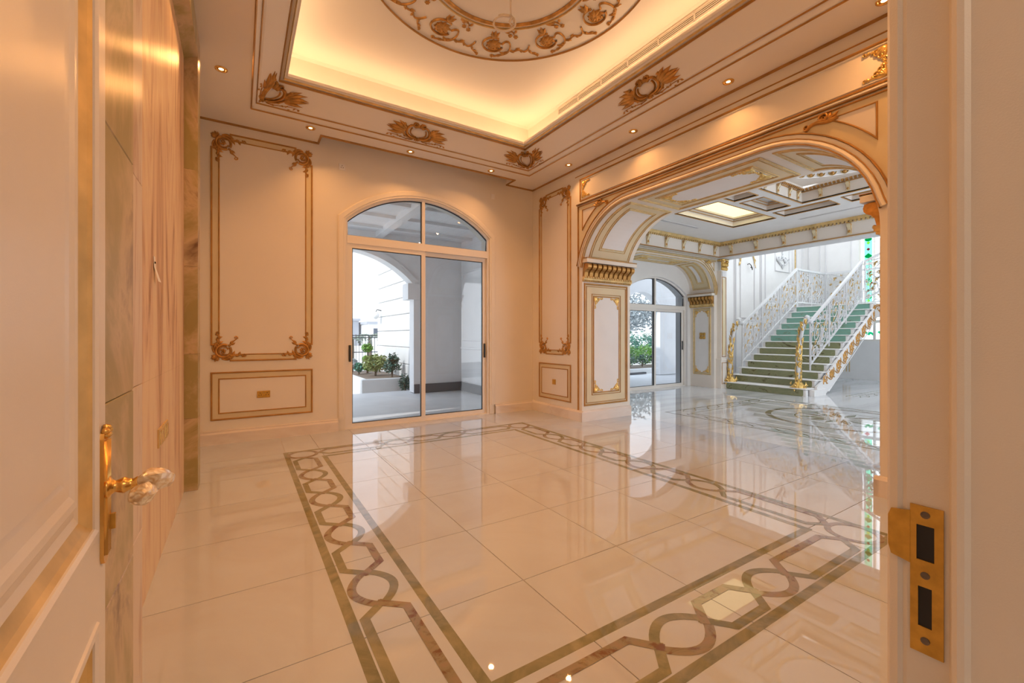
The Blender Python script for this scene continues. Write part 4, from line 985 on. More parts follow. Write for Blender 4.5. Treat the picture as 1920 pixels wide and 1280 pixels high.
# ------------------------------------------------------------------ the stair hall
SX0, RIS, GO, SY0, SY1 = 10.75, .173, .30, 4.56, 6.50
LX = SX0 + 12 * GO; LZ = 13 * RIS; EX = 16.4
FSL = frame((0, 7.1, 0), (1, 0, 0), (0, 0, 1), (0, -1, 0)); FSE = frame((EX, 0, 0), (0, 1, 0), (0, 0, 1), (-1, 0, 0))
wall_stair_left = obj('wall_stair_left', MB(FSL).box(10.92, 0, -.3, EX + .3, 7.4, 0), 'hall_white', kind='structure')
b = MB(FSE)
for r_ in (rect(-2.6, 0, 7.2, 1.2), rect(-2.6, 6.0, 7.2, 7.4), rect(5.56, 1.2, 7.2, 6.0), rect(-2.6, 1.2, 1.9, 6.0)): b.prism(r_, -.3, 0)
wall_stair_end = obj('wall_stair_end', b, 'hall_white', kind='structure')
obj('wall_stair_near', MB().box(HX1 + .42, -2.7, 0, EX + .3, -2.5, 7.4), 'hall_white', kind='structure')
obj('wall_stair_upper', MB().box(HX1 + .3, -2.5, HZ + .5, HX1 + .42, 7.1, 7.4), 'hall_white', kind='structure')
ceiling_stair = obj('ceiling_stair', MB().box(HX1 + .3, -2.7, 7.4, EX + .3, 7.4, 7.5), 'hall_white', kind='structure')
obj('stair_top_glow', MB().box(11.4, .9, 7.38, 15.8, 6.3, 7.4), 'fill_glow_white', ceiling_stair)  # unseen glowing panel added to go with the overhead fill lamp
# mouldings of the stair walls
def wframe(F, x0, z0, x1, z1, par, m='hall_grey', w=.03, h=.03): obj('panel_moulding', MB(F).strip(rect(x0, z0, x1, z1), HR(w, h), True), m, par)
for x in (12.15, 12.22, 13.55, 13.62): obj('panel_moulding', MB(FSL).strip([(x, .3), (x, 6.8)], HR(.025, .03)), 'hall_grey', wall_stair_left)
ap = [(13.22, 1.9), (13.22, 3.55)] + arc(12.84, 3.55, .38, 0, PI, 14)[1:] + [(12.46, 1.9)]
obj('arched_panel_moulding', MB(FSL).strip(ap, HR(.03, .03), True), 'hall_grey', wall_stair_left)
for sg in (1, -1):
    b = MB(FSL @ Matrix.Translation((12.84, 3.55, .01)) @ Matrix.Diagonal((sg, 1, 1, 1)))
    for a in (0, 25, 50, 75): b.stroke(leafpts(.38 * math.cos(math.radians(a)), .38 * math.sin(math.radians(a)), math.radians(a - 70), .16, .6), leafw(.035), .03)
    b.stroke(arc(0, 0, .38, 0, 1.2, 10), .022, .03)
    obj('arched_panel_ornament', b, 'gilt_light', wall_stair_left, smooth=True)
wframe(FSL, 13.85, 2.2, 15.55, 6.6, wall_stair_left); wframe(FSL, 14.45, 3.45, 15.35, 6.4, wall_stair_left, w=.04)
b = MB(FSL @ Matrix.Translation((14.9, 3.78, .02)))
for sx in (1, -1):
    b.stroke([(sx * x, y) for x, y in bez((.02, -.12), (.16, -.14), (.25, -.02), (.36, .05))], .03, .04)
    b.stroke([(sx * x, y) for x, y in spiral(.32, .06, .07, .015, -PI / 2, 1.3)], .018, .04)
    b.stroke([(sx * x, y) for x, y in spiral(.12, .06, .09, .015, PI, -1.3)], .02, .04)
    for a, L in ((20, .15), (60, .14), (-30, .12)): b.stroke([(sx * x, y) for x, y in leafpts(.15, .0, math.radians(a), L, .5)], leafw(.03), .04)
for i in range(6): b.stroke(leafpts(0, .12 + .09 * i, PI / 2, .09, 0), leafw(.035 - .003 * i, 2, .5), .03)
b.stroke(leafpts(0, -.10, -PI / 2, .16, 0), leafw(.05, 3, .5), .04)
obj('wall_garland', b, 'iron_white', wall_stair_left, smooth=True)
for x, m in ((15.75, 'gilt_light'), (15.82, 'hall_grey'), (16.2, 'hall_grey')): obj('panel_moulding', MB(FSL).strip([(x, .3), (x, 6.8)], HR(.03, .03)), m, wall_stair_left)
for y0_, y1_ in ((6.62, 6.95), (5.75, 6.45)): wframe(FSE, y0_, 2.5, y1_, 6.6, wall_stair_end)
for y in (5.80, 5.88, 5.96): obj('panel_moulding', MB(FSE).strip([(y, .2), (y, .75)], HR(.022, .02)), 'gilt_light', wall_stair_end)
obj('baseboard_stair', MB(FSE).box(-2.5, 0, 0, 7.1, .22, .03), 'hall_white', kind='structure')
hk = obj('cable_stub', MB().tube([(12.86, 7.1, 3.50), (12.86, 7.04, 3.52), (12.88, 7.0, 3.46), (12.92, 7.0, 3.38), (12.98, 7.02, 3.34), (13.0, 7.03, 3.40), (12.95, 7.03, 3.44), (12.90, 7.02, 3.40)], .012, 6), 'dark', label='short looped dark cable end sticking out of the arched stair wall panel', cat='cable')
# tall stained glass window on the end wall
ww = empty('window_3', (EX + .1, 3.7, 1.2), kind='structure')
FW3 = frame((EX + .1, 0, 0), (0, 1, 0), (0, 0, 1), (-1, 0, 0))
obj('window_frame', MB(FW3).strip(rect(1.9, 1.2, 5.56, 6.0), [(0, -.05), (0, .05), (.05, .05), (.05, -.05)], True), 'alu', ww)
for z in (1.80, 3.6): obj('transom_bar', MB(FW3).box(1.9, z - .04, -.04, 5.56, z + .04, .045), 'alu', ww)
for y in (5.18, 4.3, 3.4, 2.6): obj('mullion', MB(FW3).box(y - .03, 1.2, -.045, y + .03, 6.0, .052), 'alu', ww)
ysp = [1.95, 2.6, 3.4, 4.3, 5.18, 5.51]; zsp = [1.25, 1.8, 3.6, 5.95]
for i in range(5):
    for j in range(3):
        pn = obj('pane', MB(FW3).face(rect(ysp[i] + .02, zsp[j] + .03, ysp[i + 1] - .02, zsp[j + 1] - .03), 0), 'glass_frosted', ww)
        y0_, y1_, z0_, z1_ = ysp[i] + .03, ysp[i + 1] - .03, zsp[j] + .04, zsp[j + 1] - .04
        def gl(poly, m, nm='stained_piece'): obj(nm, MB(FW3).prism(poly, .002, .008), m, pn)
        if i == 4 and j > 0:
            gl(rect(y0_ + .04, z0_, y1_ - .04, z1_), 'st_mint')
            k = 0; z = z0_ + .15; ym_ = (y0_ + y1_) / 2
            while z < z1_ - .2:
                if k % 2 == 0: gl([(ym_ - .10, z + .05), (ym_ - .06, z), (ym_, z - .02), (ym_ + .06, z), (ym_ + .10, z + .05), (ym_, z + .14)], 'st_green'); 
                else: gl([(ym_, z - .05), (ym_ + .05, z), (ym_, z + .05), (ym_ - .05, z)], 'st_red')
                if k % 2 == 0: obj('stained_piece', MB(FW3).prism([(ym_, z - .12), (ym_ + .05, z - .05), (ym_, z - .02), (ym_ - .05, z - .05)], .002, .009), 'st_yellow', pn)
                z += .26; k += 1
        elif j == 0:
            mb = MB(FW3); mb.stroke(bez((y0_, z0_ + .10), (y0_ + .2, z0_ + .3), (y1_ - .25, z0_ - .02), (y1_ - .05, z0_ + .2)), .03, .008); obj('stained_piece', mb, 'st_green', pn)
            yc = y0_ + .16
            gl([(yc, z1_ - .13), (yc + .07, z1_ - .07), (yc, z1_ - .01), (yc - .07, z1_ - .07)], 'st_red')
            gl([(yc + .10, z1_ - .10), (yc + .20, z1_ - .10), (yc + .15, z1_ - .04)], 'st_yellow'); gl([(yc + .20, z1_ - .10), (yc + .28, z1_ - .08), (yc + .22, z1_ - .03)], 'st_green')
        else:
            ym_ = (y0_ + y1_) / 2
            for z in [z0_ + .4 + .8 * q_ for q_ in range(int((z1_ - z0_) / .8))]:
                obj('lead_star', MB(FW3).strip([(ym_, z - .07), (ym_ + .05, z), (ym_, z + .07), (ym_ - .05, z)], HR(.012, .01), True), 'hall_grey', pn)
            obj('lead_line', MB(FW3).strip([(ym_, z0_), (ym_, z1_)], HR(.012, .01)), 'hall_grey', pn)
# staircase
st = empty('staircase', (12.6, 5.5, 0), 'wide white marble staircase with green onyx risers rising to a landing', 'staircase')
body = [(SX0 + .10, 0)]
for k in range(13):
    x = SX0 + .02 + k * GO; body += [(x, k * RIS if k else .001), (x, (k + 1) * RIS - .03)]
body += [(EX - .12, LZ - .03), (EX - .12, LZ - .28), (LX + .05, LZ - .28), (SX0 + .75, 0)]
FST = frame((0, SY0 + .02, 0), (1, 0, 0), (0, 0, 1), (0, 1, 0))
obj('stair_body', MB(FST).prism(body[1:], 0, SY1 - SY0 - .02), 'hall_white', st)
for k in range(13):
    x = SX0 + k * GO; z = (k + 1) * RIS; ex_ = .12 if k == 0 else 0
    x2 = x + GO + .03 if k < 12 else EX - .12
    mb = MB(); mb.bbox(x - .025 - ex_, SY0 - .03 + .03 * (k == 0), z - .020, x2, SY1 + .02, z, .006)
    obj('tread', mb, 'hall_white', st)
    y0_, y1_, z0_, z1_ = SY0 + .07, SY1 - .07, z - RIS + .001, z - .020; c_ = .022
    F_ = frame((x - ex_ + .02, 0, 0), (0, 1, 0), (0, 0, 1), (-1, 0, 0))
    poly = [(y0_ + c_, z0_), (y1_ - c_, z0_), (y1_, z0_ + c_), (y1_, z1_ - c_), (y1_ - c_, z1_), (y0_ + c_, z1_), (y0_, z1_ - c_), (y0_, z0_ + c_)]
    obj('riser', MB(F_).prism(poly, -.01, .006), 'stair_onyx' if k < 7 else 'stair_onyx_teal', st)
obj('first_step_block', MB().box(SX0 - .10, SY0 + .02, 0, SX0 + .05, SY1 - .02, RIS - .034), 'hall_white', st)
# outer string on the open side
FSS = frame((0, SY0, 0), (1, 0, 0), (0, 0, 1), (0, -1, 0))
sl = RIS / GO
def zs(x): return (x - SX0) * sl
strp = [(SX0 + .28, .02), (SX0 + .28, .20), (SX0 + .60, .34)] + [(x, zs(x) + .02) for x in (11.6, 13.9)] + [(LX - .1, LZ - .20), (LX + .05, LZ - .05), (LX + .06, LZ - .42), (LX - .15, LZ - .52)] + [(11.7, zs(11.7) - .42), (SX0 + .72, .02)]
obj('outer_string', MB(FSS).prism(strp, 0, .05), 'hall_white', st)
obj('string_plinth', MB(FSS).box(SX0 + .05, 0, -.05, SX0 + .62, .14, .09), 'hall_white', st)
for dz in (.0, -.36): obj('string_moulding', MB(FSS @ Matrix.Translation((0, 0, .05))).strip([(SX0 + .62 - dz * .6, max(.06, zs(SX0 + .62) + dz + .02)), (14.0, zs(14.0) + dz), (LX + .02, LZ - .12 + dz * .8)], HR(.02, .015)), 'hall_grey', st)
ME_SCR = proto('string_scroll', o_scroll(.56, .30), 'gilt')
ang = math.atan(sl)
for k in range(9):
    x = SX0 + .58 + k * .37; M = FSS @ Matrix.Translation((x, zs(x) - .17 + (.08 if k == 0 else 0), .05)) @ Matrix.Rotation(ang, 4, 'Z')
    put(ME_SCR, 'string_scroll', M, st)
# second flight turning back along the far wall
for k in range(6):
    y = 4.30 - k * .3; z = LZ + (k + 1) * RIS
    obj('tread', MB().bbox(LX, y - .33, z - .034, EX - .12, y + .025, z, .012), 'hall_white', st)
    obj('riser', MB(frame((0, y, 0), (1, 0, 0), (0, 0, 1), (0, 1, 0))).box(LX + .05, z - RIS + .01, -.02, EX - .16, z - .036, 0), 'stair_onyx_teal', st)
FS2 = frame((LX, 0, 0), (0, -1, 0), (0, 0, 1), (-1, 0, 0))
obj('outer_string', MB(FS2).prism([(-SY0 - .02, LZ - .42), (-SY0 - .02, LZ - .03), (-4.30, LZ - .03), (-2.5, LZ + 6 * RIS), (-2.5, LZ + 6 * RIS - .42), (-4.2, LZ - .34)], -.05, .05), 'hall_white', st)
obj('flight_soffit', MB(FS2).prism([(-SY0, LZ - .30), (-4.3, LZ - .05), (-2.5, LZ + 5.6 * RIS), (-2.5, LZ + 5 * RIS - .1)], -1.9, -.05), 'hall_white', st)
for k in range(3):
    s_ = -4.55 + k * .5; M = FS2 @ Matrix.Translation((s_, LZ - .22 + max(0, (s_ + 4.3)) * sl, .05)) @ Matrix.Rotation(.25 if k == 0 else ang, 4, 'Z')
    put(ME_SCR, 'string_scroll', M, st)

# scroll-work balustrades
def iron_panel(L, H_):
    b = MB(); g_ = MB()
    def S(p, w=.011): b.stroke(p, w, .011, True)
    S(spiral(L * .36, H_ * .56, H_ * .27, .02, -PI / 2, 1.9, 40)); S(spiral(L * .70, H_ * .30, H_ * .18, .02, PI / 2, 1.7, 32))
    S(spiral(L * .76, H_ * .76, H_ * .15, .02, PI, -1.6, 28)); S(spiral(L * .20, H_ * .20, H_ * .14, .02, 0, 1.5, 26))
    S(bez((L * .36, H_ * .29), (L * .55, H_ * .10), (L * .60, H_ * .5), (L * .70, H_ * .48))); S(bez((L * .06, 0), (0, H_ * .4), (L * .14, H_ * .7), (L * .10, H_)))
    S(bez((L * .50, 0), (L * .46, H_ * .3), (L * .95, H_ * .5), (L * .92, H_))); S(bez((L * .61, H_ * .76), (L * .45, H_ * .95), (L * .3, H_ * .9), (L * .16, H_ * .98)))
    S(bez((L * .86, 0), (L * .95, H_ * .25), (L * .80, H_ * .5), (L * .91, H_ * .76)))
    S(bez((L * .30, 0), (L * .36, H_ * .1), (L * .42, H_ * .1), (L * .48, 0)))
    for x, y, r_, a_, t_ in ((.10, .80, .10, 0, 1.5), (.52, .84, .10, PI, -1.5), (.56, .14, .09, 0, -1.5), (.92, .18, .09, PI, 1.5), (.93, .62, .09, -PI / 2, 1.5), (.05, .42, .08, 0, -1.4), (.38, .14, .08, PI / 2, 1.4), (.62, .50, .07, 0, 1.4)):
        S(spiral(L * x, H_ * y, H_ * r_, .012, a_, t_, 20), .008)
    for x in (.16, .32, .50, .66, .84):
        S(bez((L * x, 0), (L * (x + .06), H_ * .12), (L * (x - .06), H_ * .2), (L * x, H_ * .3)), .007); S(bez((L * x, H_), (L * (x - .06), H_ * .9), (L * (x + .06), H_ * .8), (L * x, H_ * .72)), .007)
    rnd = random.Random(5)
    for x, y in ((.30, .40), (.42, .70), (.65, .88), (.82, .36), (.14, .36), (.72, .56), (.26, .84), (.50, .20), (.36, .56), (.52, .34), (.70, .30), (.76, .76), (.20, .20), (.58, .60), (.12, .62), (.88, .50), (.45, .88)):
        for i in range(5):
            g_.stroke(leafpts(L * x, H_ * y, rnd.uniform(0, 6.28), rnd.uniform(.05, .09), rnd.uniform(-1, 1)), leafw(.016, 2, .4), .016)
    return b, g_
IP, IG = iron_panel(1.0, .84)
def balustrade(nm, a, b_, posts, lab, grp, n, newel=False, rail_h=1.14, gap=.14):
    # a, b_: points on the nosing line; posts spaced evenly
    a, b_ = V(a), V(b_); d = b_ - a; hd = V((d.x, d.y, 0)); Lh = hd.length; u = hd.normalized(); slp = d.z / Lh
    e_ = empty(nm, tuple(a), lab, 'railing', grp)
    side = V((-u.y, u.x, 0))
    def P(s, t, h=0): return a + u * s + V((0, 0, s * slp + t)) + side * h
    obj('handrail', MB(P).box(-.02, rail_h - .03, -.032, Lh + .02, rail_h + .03, .032), 'iron_white', e_)
    obj('bottom_rail', MB(P).box(0, gap - .02, -.015, Lh, gap + .015, .015), 'iron_white', e_)
    for i in range(n + 1):
        s = Lh * i / n; obj('post', MB(P).box(s - .014, 0.0, -.014, s + .014, rail_h, .014), 'iron_white', e_)
    for i in range(n):
        s0 = Lh * i / n; k = Lh / n; hh = (rail_h - gap - .03) / .84
        f = lambda x, y, h, s0=s0: P(s0 + x * k, gap + y * hh, h)
        m1 = MB(f); m1.add(IP.v, IP.f); o = obj('scroll_panel', m1, 'iron_white', e_, smooth=True)
        m2 = MB(f); m2.add(IG.v, IG.f); obj('gilt_leaves', m2, 'gilt_light', o, smooth=True)
    if newel:
        b = MB(lambda x, y, z: P(x, z - x * slp, y))
        pth = bez((-.56, 0, -.30), (-.60, 0, .25), (-.56, 0, .80), (-.22, 0, 1.22), 14)
        b.tube(pth, [.055 - .02 * abs(i - 5) / 10 for i in range(15)], 8)
        b.tube(bez((-.22, 0, 1.22), (-.12, 0, 1.34), (-.02, 0, 1.20), (-.14, 0, 1.13), 8), [.045, .045, .045, .045, .04, .04, .035, .03, .025], 8)
        b.tube([(-.18, 0, 1.25), (-.10, 0, 1.20), (0.0, 0, rail_h)], .035, 8)
        nw = obj('newel', b, 'iron_white', e_, smooth=True)
        g_ = MB(lambda x, y, z: P(x, z - x * slp, y)); rnd = random.Random(11)
        g_.lathe([(.16, -.53), (.17, -.48), (.14, -.42), (.16, -.36), (.11, -.30), (.07, -.24)], (-.56, 0), 12)
        obj('newel_base', g_, 'gilt_bright', nw, smooth=False)
        g2 = MB(); FF = lambda x, y, z: P(x, z - x * slp, y)
        for i in range(150):
            q = rnd.random() ** 1.3; ff_ = q * 13.0; idx = min(13, int(ff_)); c_ = V(pth[idx]).lerp(V(pth[idx + 1]), ff_ - idx); th = rnd.uniform(0, 6.28)
            ax = V((math.cos(th), math.sin(th), 0)); tn = V((-math.sin(th), math.cos(th), 0)); z_ = V((0, 0, 1))
            L_ = rnd.uniform(.06, .12); o_ = V(c_) + ax * .045
            lf = MB(lambda x, y, h, o_=o_, tn=tn, z_=z_, ax=ax: FF(*(o_ + z_ * x + tn * y + ax * (h + .25 * x))))
            lf.stroke(leafpts(0, 0, 0, L_, rnd.uniform(-1, 1)), leafw(.02, 3, .5), .016)
            g2.f += [tuple(k_ + len(g2.v) for k_ in ff) for ff in lf.f]; g2.v += lf.v
        for i in range(90):
            th = rnd.uniform(0, 6.28); rr_ = rnd.uniform(.10, .17); zz = rnd.uniform(-.52, -.28); ax = V((math.cos(th), math.sin(th), 0)); tn = V((-math.sin(th), math.cos(th), 0))
            o_ = V((-.56, 0, zz)) + ax * rr_
            lf = MB(lambda x, y, h, o_=o_, tn=tn, ax=ax: FF(*(o_ + V((0, 0, 1)) * y + tn * x + ax * h)))
            lf.stroke(leafpts(0, 0, rnd.uniform(0, 6.28), .08, rnd.uniform(-2, 2)), leafw(.018, 3, .5), .025)
            g2.f += [tuple(k_ + len(g2.v) for k_ in ff) for ff in lf.f]; g2.v += lf.v
        obj('newel_leaves', g2, 'gilt_bright', nw, smooth=True, kind='stuff')
    return e_
xa = 11.38
balustrade('stair_railing', (xa, 6.42, zs(xa) + RIS), (LX, 6.42, LZ), None, 'white scroll ironwork railing with gilt newel on the wall side of the stairs', 'staircase railings', 3, True)
balustrade('stair_railing', (xa, 4.80, zs(xa) + RIS), (LX, 4.80, LZ), None, 'white scroll ironwork railing with gilt newel on the open side of the stairs', 'staircase railings', 3, True)
balustrade('landing_railing', (LX + .05, 6.42, LZ), (EX - .2, 6.42, LZ), None, 'white ironwork railing along the left edge of the stair landing', 'staircase railings', 2)
balustrade('landing_railing', (EX - .2, 6.36, LZ), (EX - .2, 4.5, LZ), None, 'white ironwork railing across the landing before the stained glass window', 'staircase railings', 2)
balustrade('landing_railing', (LX + .06, 4.74, LZ), (LX + .06, 3.0, LZ + .85), None, 'white ironwork railing climbing the upper flight from the landing', 'staircase railings', 2)

# hall end behind the view, with an opening added for the fill lamp
obj('wall_hall_end', MB().box(HX0 - .1, -2.7, 3.5, HX1 + .5, -2.5, 4.0).box(HX0 - .1, -2.7, 0, 6.0, -2.5, 3.5).box(10.0, -2.7, 0, HX1 + .5, -2.5, 3.5), 'hall_white', kind='structure')
obj('wall_hall_side', MB().box(HX0 - .06, -2.6, 0, HX0, .0, 4.0), 'hall_white', kind='structure')

# ------------------------------------------------------------------ small things of the salon
def downlight(x, y, where):
    e_ = empty('downlight', (x, y, ZC), 'small recessed gold downlight ' + where, 'downlight', 'salon ceiling downlights')
    M = frame((x, y, ZC), (1, 0, 0), (0, -1, 0), (0, 0, -1))
    obj('rim', MB(M).strip([(.045 * math.cos(2 * PI * i / 20), .045 * math.sin(2 * PI * i / 20)) for i in range(20)], [(-.012, .0005), (-.010, .008), (.004, .010), (.008, .0005)], True), 'brass', e_, smooth=True)
    obj('reflector', MB(M).lathe([(.040, .001), (.03, .0025)], n=20), 'brass', e_)
    obj('lamp', MB(M).lathe([(.022, .003), (.016, .006), (.004, .007)], n=16), 'lamp_glow', e_, smooth=True)
    light('downlight_lamp', 'AREA', (x, y, ZC - .012), 6.4, WARM, .07, aim=((2.08 - x) * .20, (3.35 - y) * .12, -1), parent=e_, spread=140)
for y, q in ((1.31, 'at the doorway end'), (2.61, 'on the doorway side of the middle cartouche'), (3.91, 'on the garden side of the middle cartouche'), (5.22, 'at the garden wall end')):
    downlight(4.36, y, 'above the big arch, ' + q); downlight(-.16, y, 'above the marble wall, ' + q)
for x, q in ((.77, 'over the tall wall panel beside the marble'), (2.10, 'before the middle of the curtain pocket'), (3.45, 'at the arch end of the curtain pocket')): downlight(x, 6.08, q)
for x, q in ((.77, 'over the entrance doorway'), (2.10, 'over the middle of the entrance wall'), (3.45, 'over the arch end of the entrance wall')): downlight(x, .52, q)
# hanging cable for the missing chandelier
ca = empty('ceiling_cable', (RC[0], RC[1], 4.77), 'bare white chandelier cable hanging in a knotted loop from the ceiling rose', 'cable')
obj('cord', MB().tube([(RC[0], RC[1], 4.765), (RC[0], RC[1], 4.5), (RC[0] + .005, RC[1], 4.28)], .009, 8), 'cable', ca, smooth=True)
lp = []
for i in range(29):
    a = 2 * PI * i / 24 + PI * .35
    lp.append((RC[0] - .055 * .845 + .10 * .845 * math.cos(a), RC[1] + .055 * .535 - .10 * .535 * math.cos(a), 4.215 + .072 * math.sin(a) + .002 * i * .3))
obj('loop', MB().tube(lp, .010, 8), 'cable', ca, smooth=True)
obj('knot', MB().tube([(RC[0] + .02, RC[1] - .02, 4.27), (RC[0] + .035, RC[1] - .01, 4.24), (RC[0] + .01, RC[1] + .0, 4.20), (RC[0] - .01, RC[1], 4.235), (RC[0] + .01, RC[1] - .01, 4.275)], .011, 8), 'cable', ca, smooth=True)
# air grille in the cove
gx = TX1 - .10
FGR = frame((gx, 0, 0), (0, 1, 0), (0, 0, 1), (-1, 0, 0))
gr = empty('air_grille', (gx, 3.0, 4.45), 'long white linear air grille in the lit ceiling cove on the arch side', 'air grille')
obj('grille_frame', MB(FGR).strip(rect(.92, 4.615, 5.03, 4.725), [(0, 0), (0, .012), (.016, .012), (.016, 0)], True), 'cove_white', gr)
obj('backing', MB(FGR).face(rect(.92, 4.615, 5.03, 4.725), .001), 'vent_dark', gr)
for k in range(1, 9): obj('divider', MB(FGR).box(.93 + .455 * k, 4.62, .001, .945 + .455 * k, 4.72, .012), 'cove_white', gr)
for k in range(9):
    for j in range(4):
        z = 4.640 + .020 * j; obj('slat', MB(FGR).box(.945 + .455 * k, z - .0035, .001, .93 + .455 * (k + 1), z + .0035, .010), 'cove_white', gr)
# sockets, switches, tag
def socket(F, x, z, w, h, lab, m='brass_plate', kind='double', nm='wall_socket', off=0.0):
    e_ = empty(nm, tuple(F @ V((x, z, 0))), lab, 'wall socket')
    obj('plate', MB(F).bbox(x - w / 2, z - h / 2, off, x + w / 2, z + h / 2, off + .009, .003), m, e_)
    cs = (-.04, .04) if kind == 'double' else ((0,) if kind == 'single' else ())
    for c_ in cs:
        for dx, dz in ((0, .018), (-.014, -.008), (.014, -.008)): obj('pin_hole', MB(F).box(x + c_ + dx - .004, z + dz - .005, off + .009, x + c_ + dx + .004, z + dz + .005, off + .0095), 'dark', e_)
    if kind == 'double': obj('rocker', MB(F).bbox(x - .008, z + .01, off + .009, x + .008, z + .03, off + .013, .002), 'brass', e_)
    if kind == 'blank': obj('cover', MB(F).bbox(x - w * .36, z - h * .36, off + .009, x + w * .36, z + h * .36, off + .012, .002), m, e_)
socket(FB, .262, .590, .148, .088, 'brass double power socket in the low panel beside the garden door', off=.007)
socket(FR, 5.85, .565, .088, .088, 'square brass blank plate in the low panel beside the arch', kind='blank', off=.007)
socket(FB, 1.235, 3.77, .088, .088, 'white single socket high on the back wall above the arched door', 'paper', 'single')
socket(FB, 3.72, 3.78, .07, .088, 'white blank plate high on the back wall above the arched door', 'paper', 'blank')
for y, l_ in ((3.33, 'brass outlet plate on the marble wall, one nearer the door'), (3.53, 'brass outlet plate on the marble wall, one farther from the door')):
    e_ = empty('outlet_plate', (-.41, y, .745), l_, 'wall socket')
    obj('plate', MB(FL).bbox(y - .085, .69, .020, y + .085, .80, .030, .003), 'gilt_light', e_)
    for q in (-.035, .035): obj('module', MB(FL).bbox(y + q - .028, .705, .030, y + q + .028, .785, .034, .003), 'brass', e_)
tg = obj('paper_tag', MB(FL).add([(3.10, 1.80, .022), (3.155, 1.80, .022), (3.16, 1.74, .024), (3.185, 1.66, .045), (3.125, 1.66, .040), (3.105, 1.74, .024), (3.10, 1.80, .0215), (3.155, 1.80, .0215), (3.16, 1.74, .0232), (3.185, 1.66, .0442), (3.125, 1.66, .0392), (3.105, 1.74, .0232)],
    [(0, 1, 2, 5), (5, 2, 3, 4), (11, 8, 7, 6), (10, 9, 8, 11), (0, 6, 7, 1), (1, 7, 8, 2), (2, 8, 9, 3), (3, 9, 10, 4), (4, 10, 11, 5), (5, 11, 6, 0)]), 'paper', label='curled white paper tag pinned to the wood grain marble wall', cat='paper tag')
obj('pin', MB(FL @ Matrix.Translation((3.127, 1.765, .0225))).lathe([(.006, 0), (.006, .004), (.002, .006)], n=10), 'dark', tg)

# ------------------------------------------------------------------ outdoors
obj('floor_terrace', MB().box(-4, YB + .3, -.2, 15, 10.55, -.015), 'terrace', kind='structure')
FPF = frame((0, 9.9, 0), (1, 0, 0), (0, 0, 1), (0, -1, 0))
pa1 = seg_arc(.30, 3.50, 2.55, 3.28); pa2 = seg_arc(10.6, 12.4, 2.35, 2.85)
wall_porch_front = obj('wall_porch_front', MB(FPF).prism([(-4, 0), (-3.6, 0)] + seg_arc(-3.6, -.5, 2.55, 3.28)[::-1] + [(-.5, 0), (.30, 0)] + pa1[::-1] + [(3.50, 0), (10.6, 0)] + pa2[::-1] + [(12.4, 0), (15, 0), (15, 5.2), (-4, 5.2)], -.30, 0), 'stone_grey', kind='structure')  # leftmost arch is an unseen opening added to let more light in
for x in (.30, 3.50): 
    sg = 1 if x < 1 else -1
    obj('corbel', MB(FPF).box(min(x - sg * .12, x + sg * .16), 2.22, -.34, max(x - sg * .12, x + sg * .16), 2.60, .06), 'stone_grey', wall_porch_front)
obj('plinth', MB(FPF).box(3.50, -.015, 0, 4.75, .20, .05), 'dark_stone', wall_porch_front)
obj('arch_band', MB(FPF).strip(pa1, [(0, 0), (0, .05), (-.14, .05), (-.14, 0)]), 'stone_grey', wall_porch_front)
wps = obj('wall_porch_side', MB().box(4.75, YB + .3, -.015, 5.0, 9.9, 4.0), 'stone_grey', kind='structure')
obj('plinth', MB().box(4.70, YB + .3, -.015, 4.75, 9.9, .20), 'dark_stone', wps)
obj('dado_moulding', MB(frame((4.75, 0, 0), (0, 1, 0), (0, 0, 1), (-1, 0, 0))).strip([(YB + .3, 1.05), (9.9, 1.05)], HR(.06, .03)), 'stone_grey', wps)
for y0_ in (7.0, 8.5): obj('wall_panel_moulding', MB(frame((4.75, 0, 0), (0, 1, 0), (0, 0, 1), (-1, 0, 0))).strip(rect(y0_, 1.25, y0_ + 1.3, 2.9), HR(.05, .025), True), 'stone_grey', wps)
obj('wall_porch_end', MB().box(-4.2, YB + .3, -.015, -4, 9.9, 4.0), 'stone_grey', kind='structure')
cp = obj('ceiling_porch', MB().box(-4.2, YB + .3, 3.72, 5.0, 10.2, 3.9).box(5.0, 7.7, 3.72, 9.0, 10.2, 3.9), 'stone_grey', kind='structure')
for y in (7.5, 8.4, 9.3): obj('ceiling_step', MB().box(-4, y, 3.66, 4.75, y + .10, 3.72), 'stone_grey', cp)
for x in (.4, 2.6): obj('ceiling_beam', MB().box(x, YB + .3, 3.60, x + .16, 9.9, 3.72), 'stone_grey', cp)
obj('wall_house_back', MB().box(5.0, YB + .32, 3.9, 10.9, 7.7, 5.2).box(10.9, 7.42, 3.9, 17, 7.8, 5.2), 'stone_grey', kind='structure')
obj('painted_sun_strip', MB().add([(2.55, 10.2, -.0145), (2.75, 10.2, -.0145), (3.5, 8.6, -.0145), (3.3, 8.6, -.0145)], [(0, 1, 2, 3)]), 'stone_white', label='painted strip of sunlight running slantwise across the grey porch floor', cat='painted sunlight')  # sliver of sunlight painted as a pale sheet on the floor
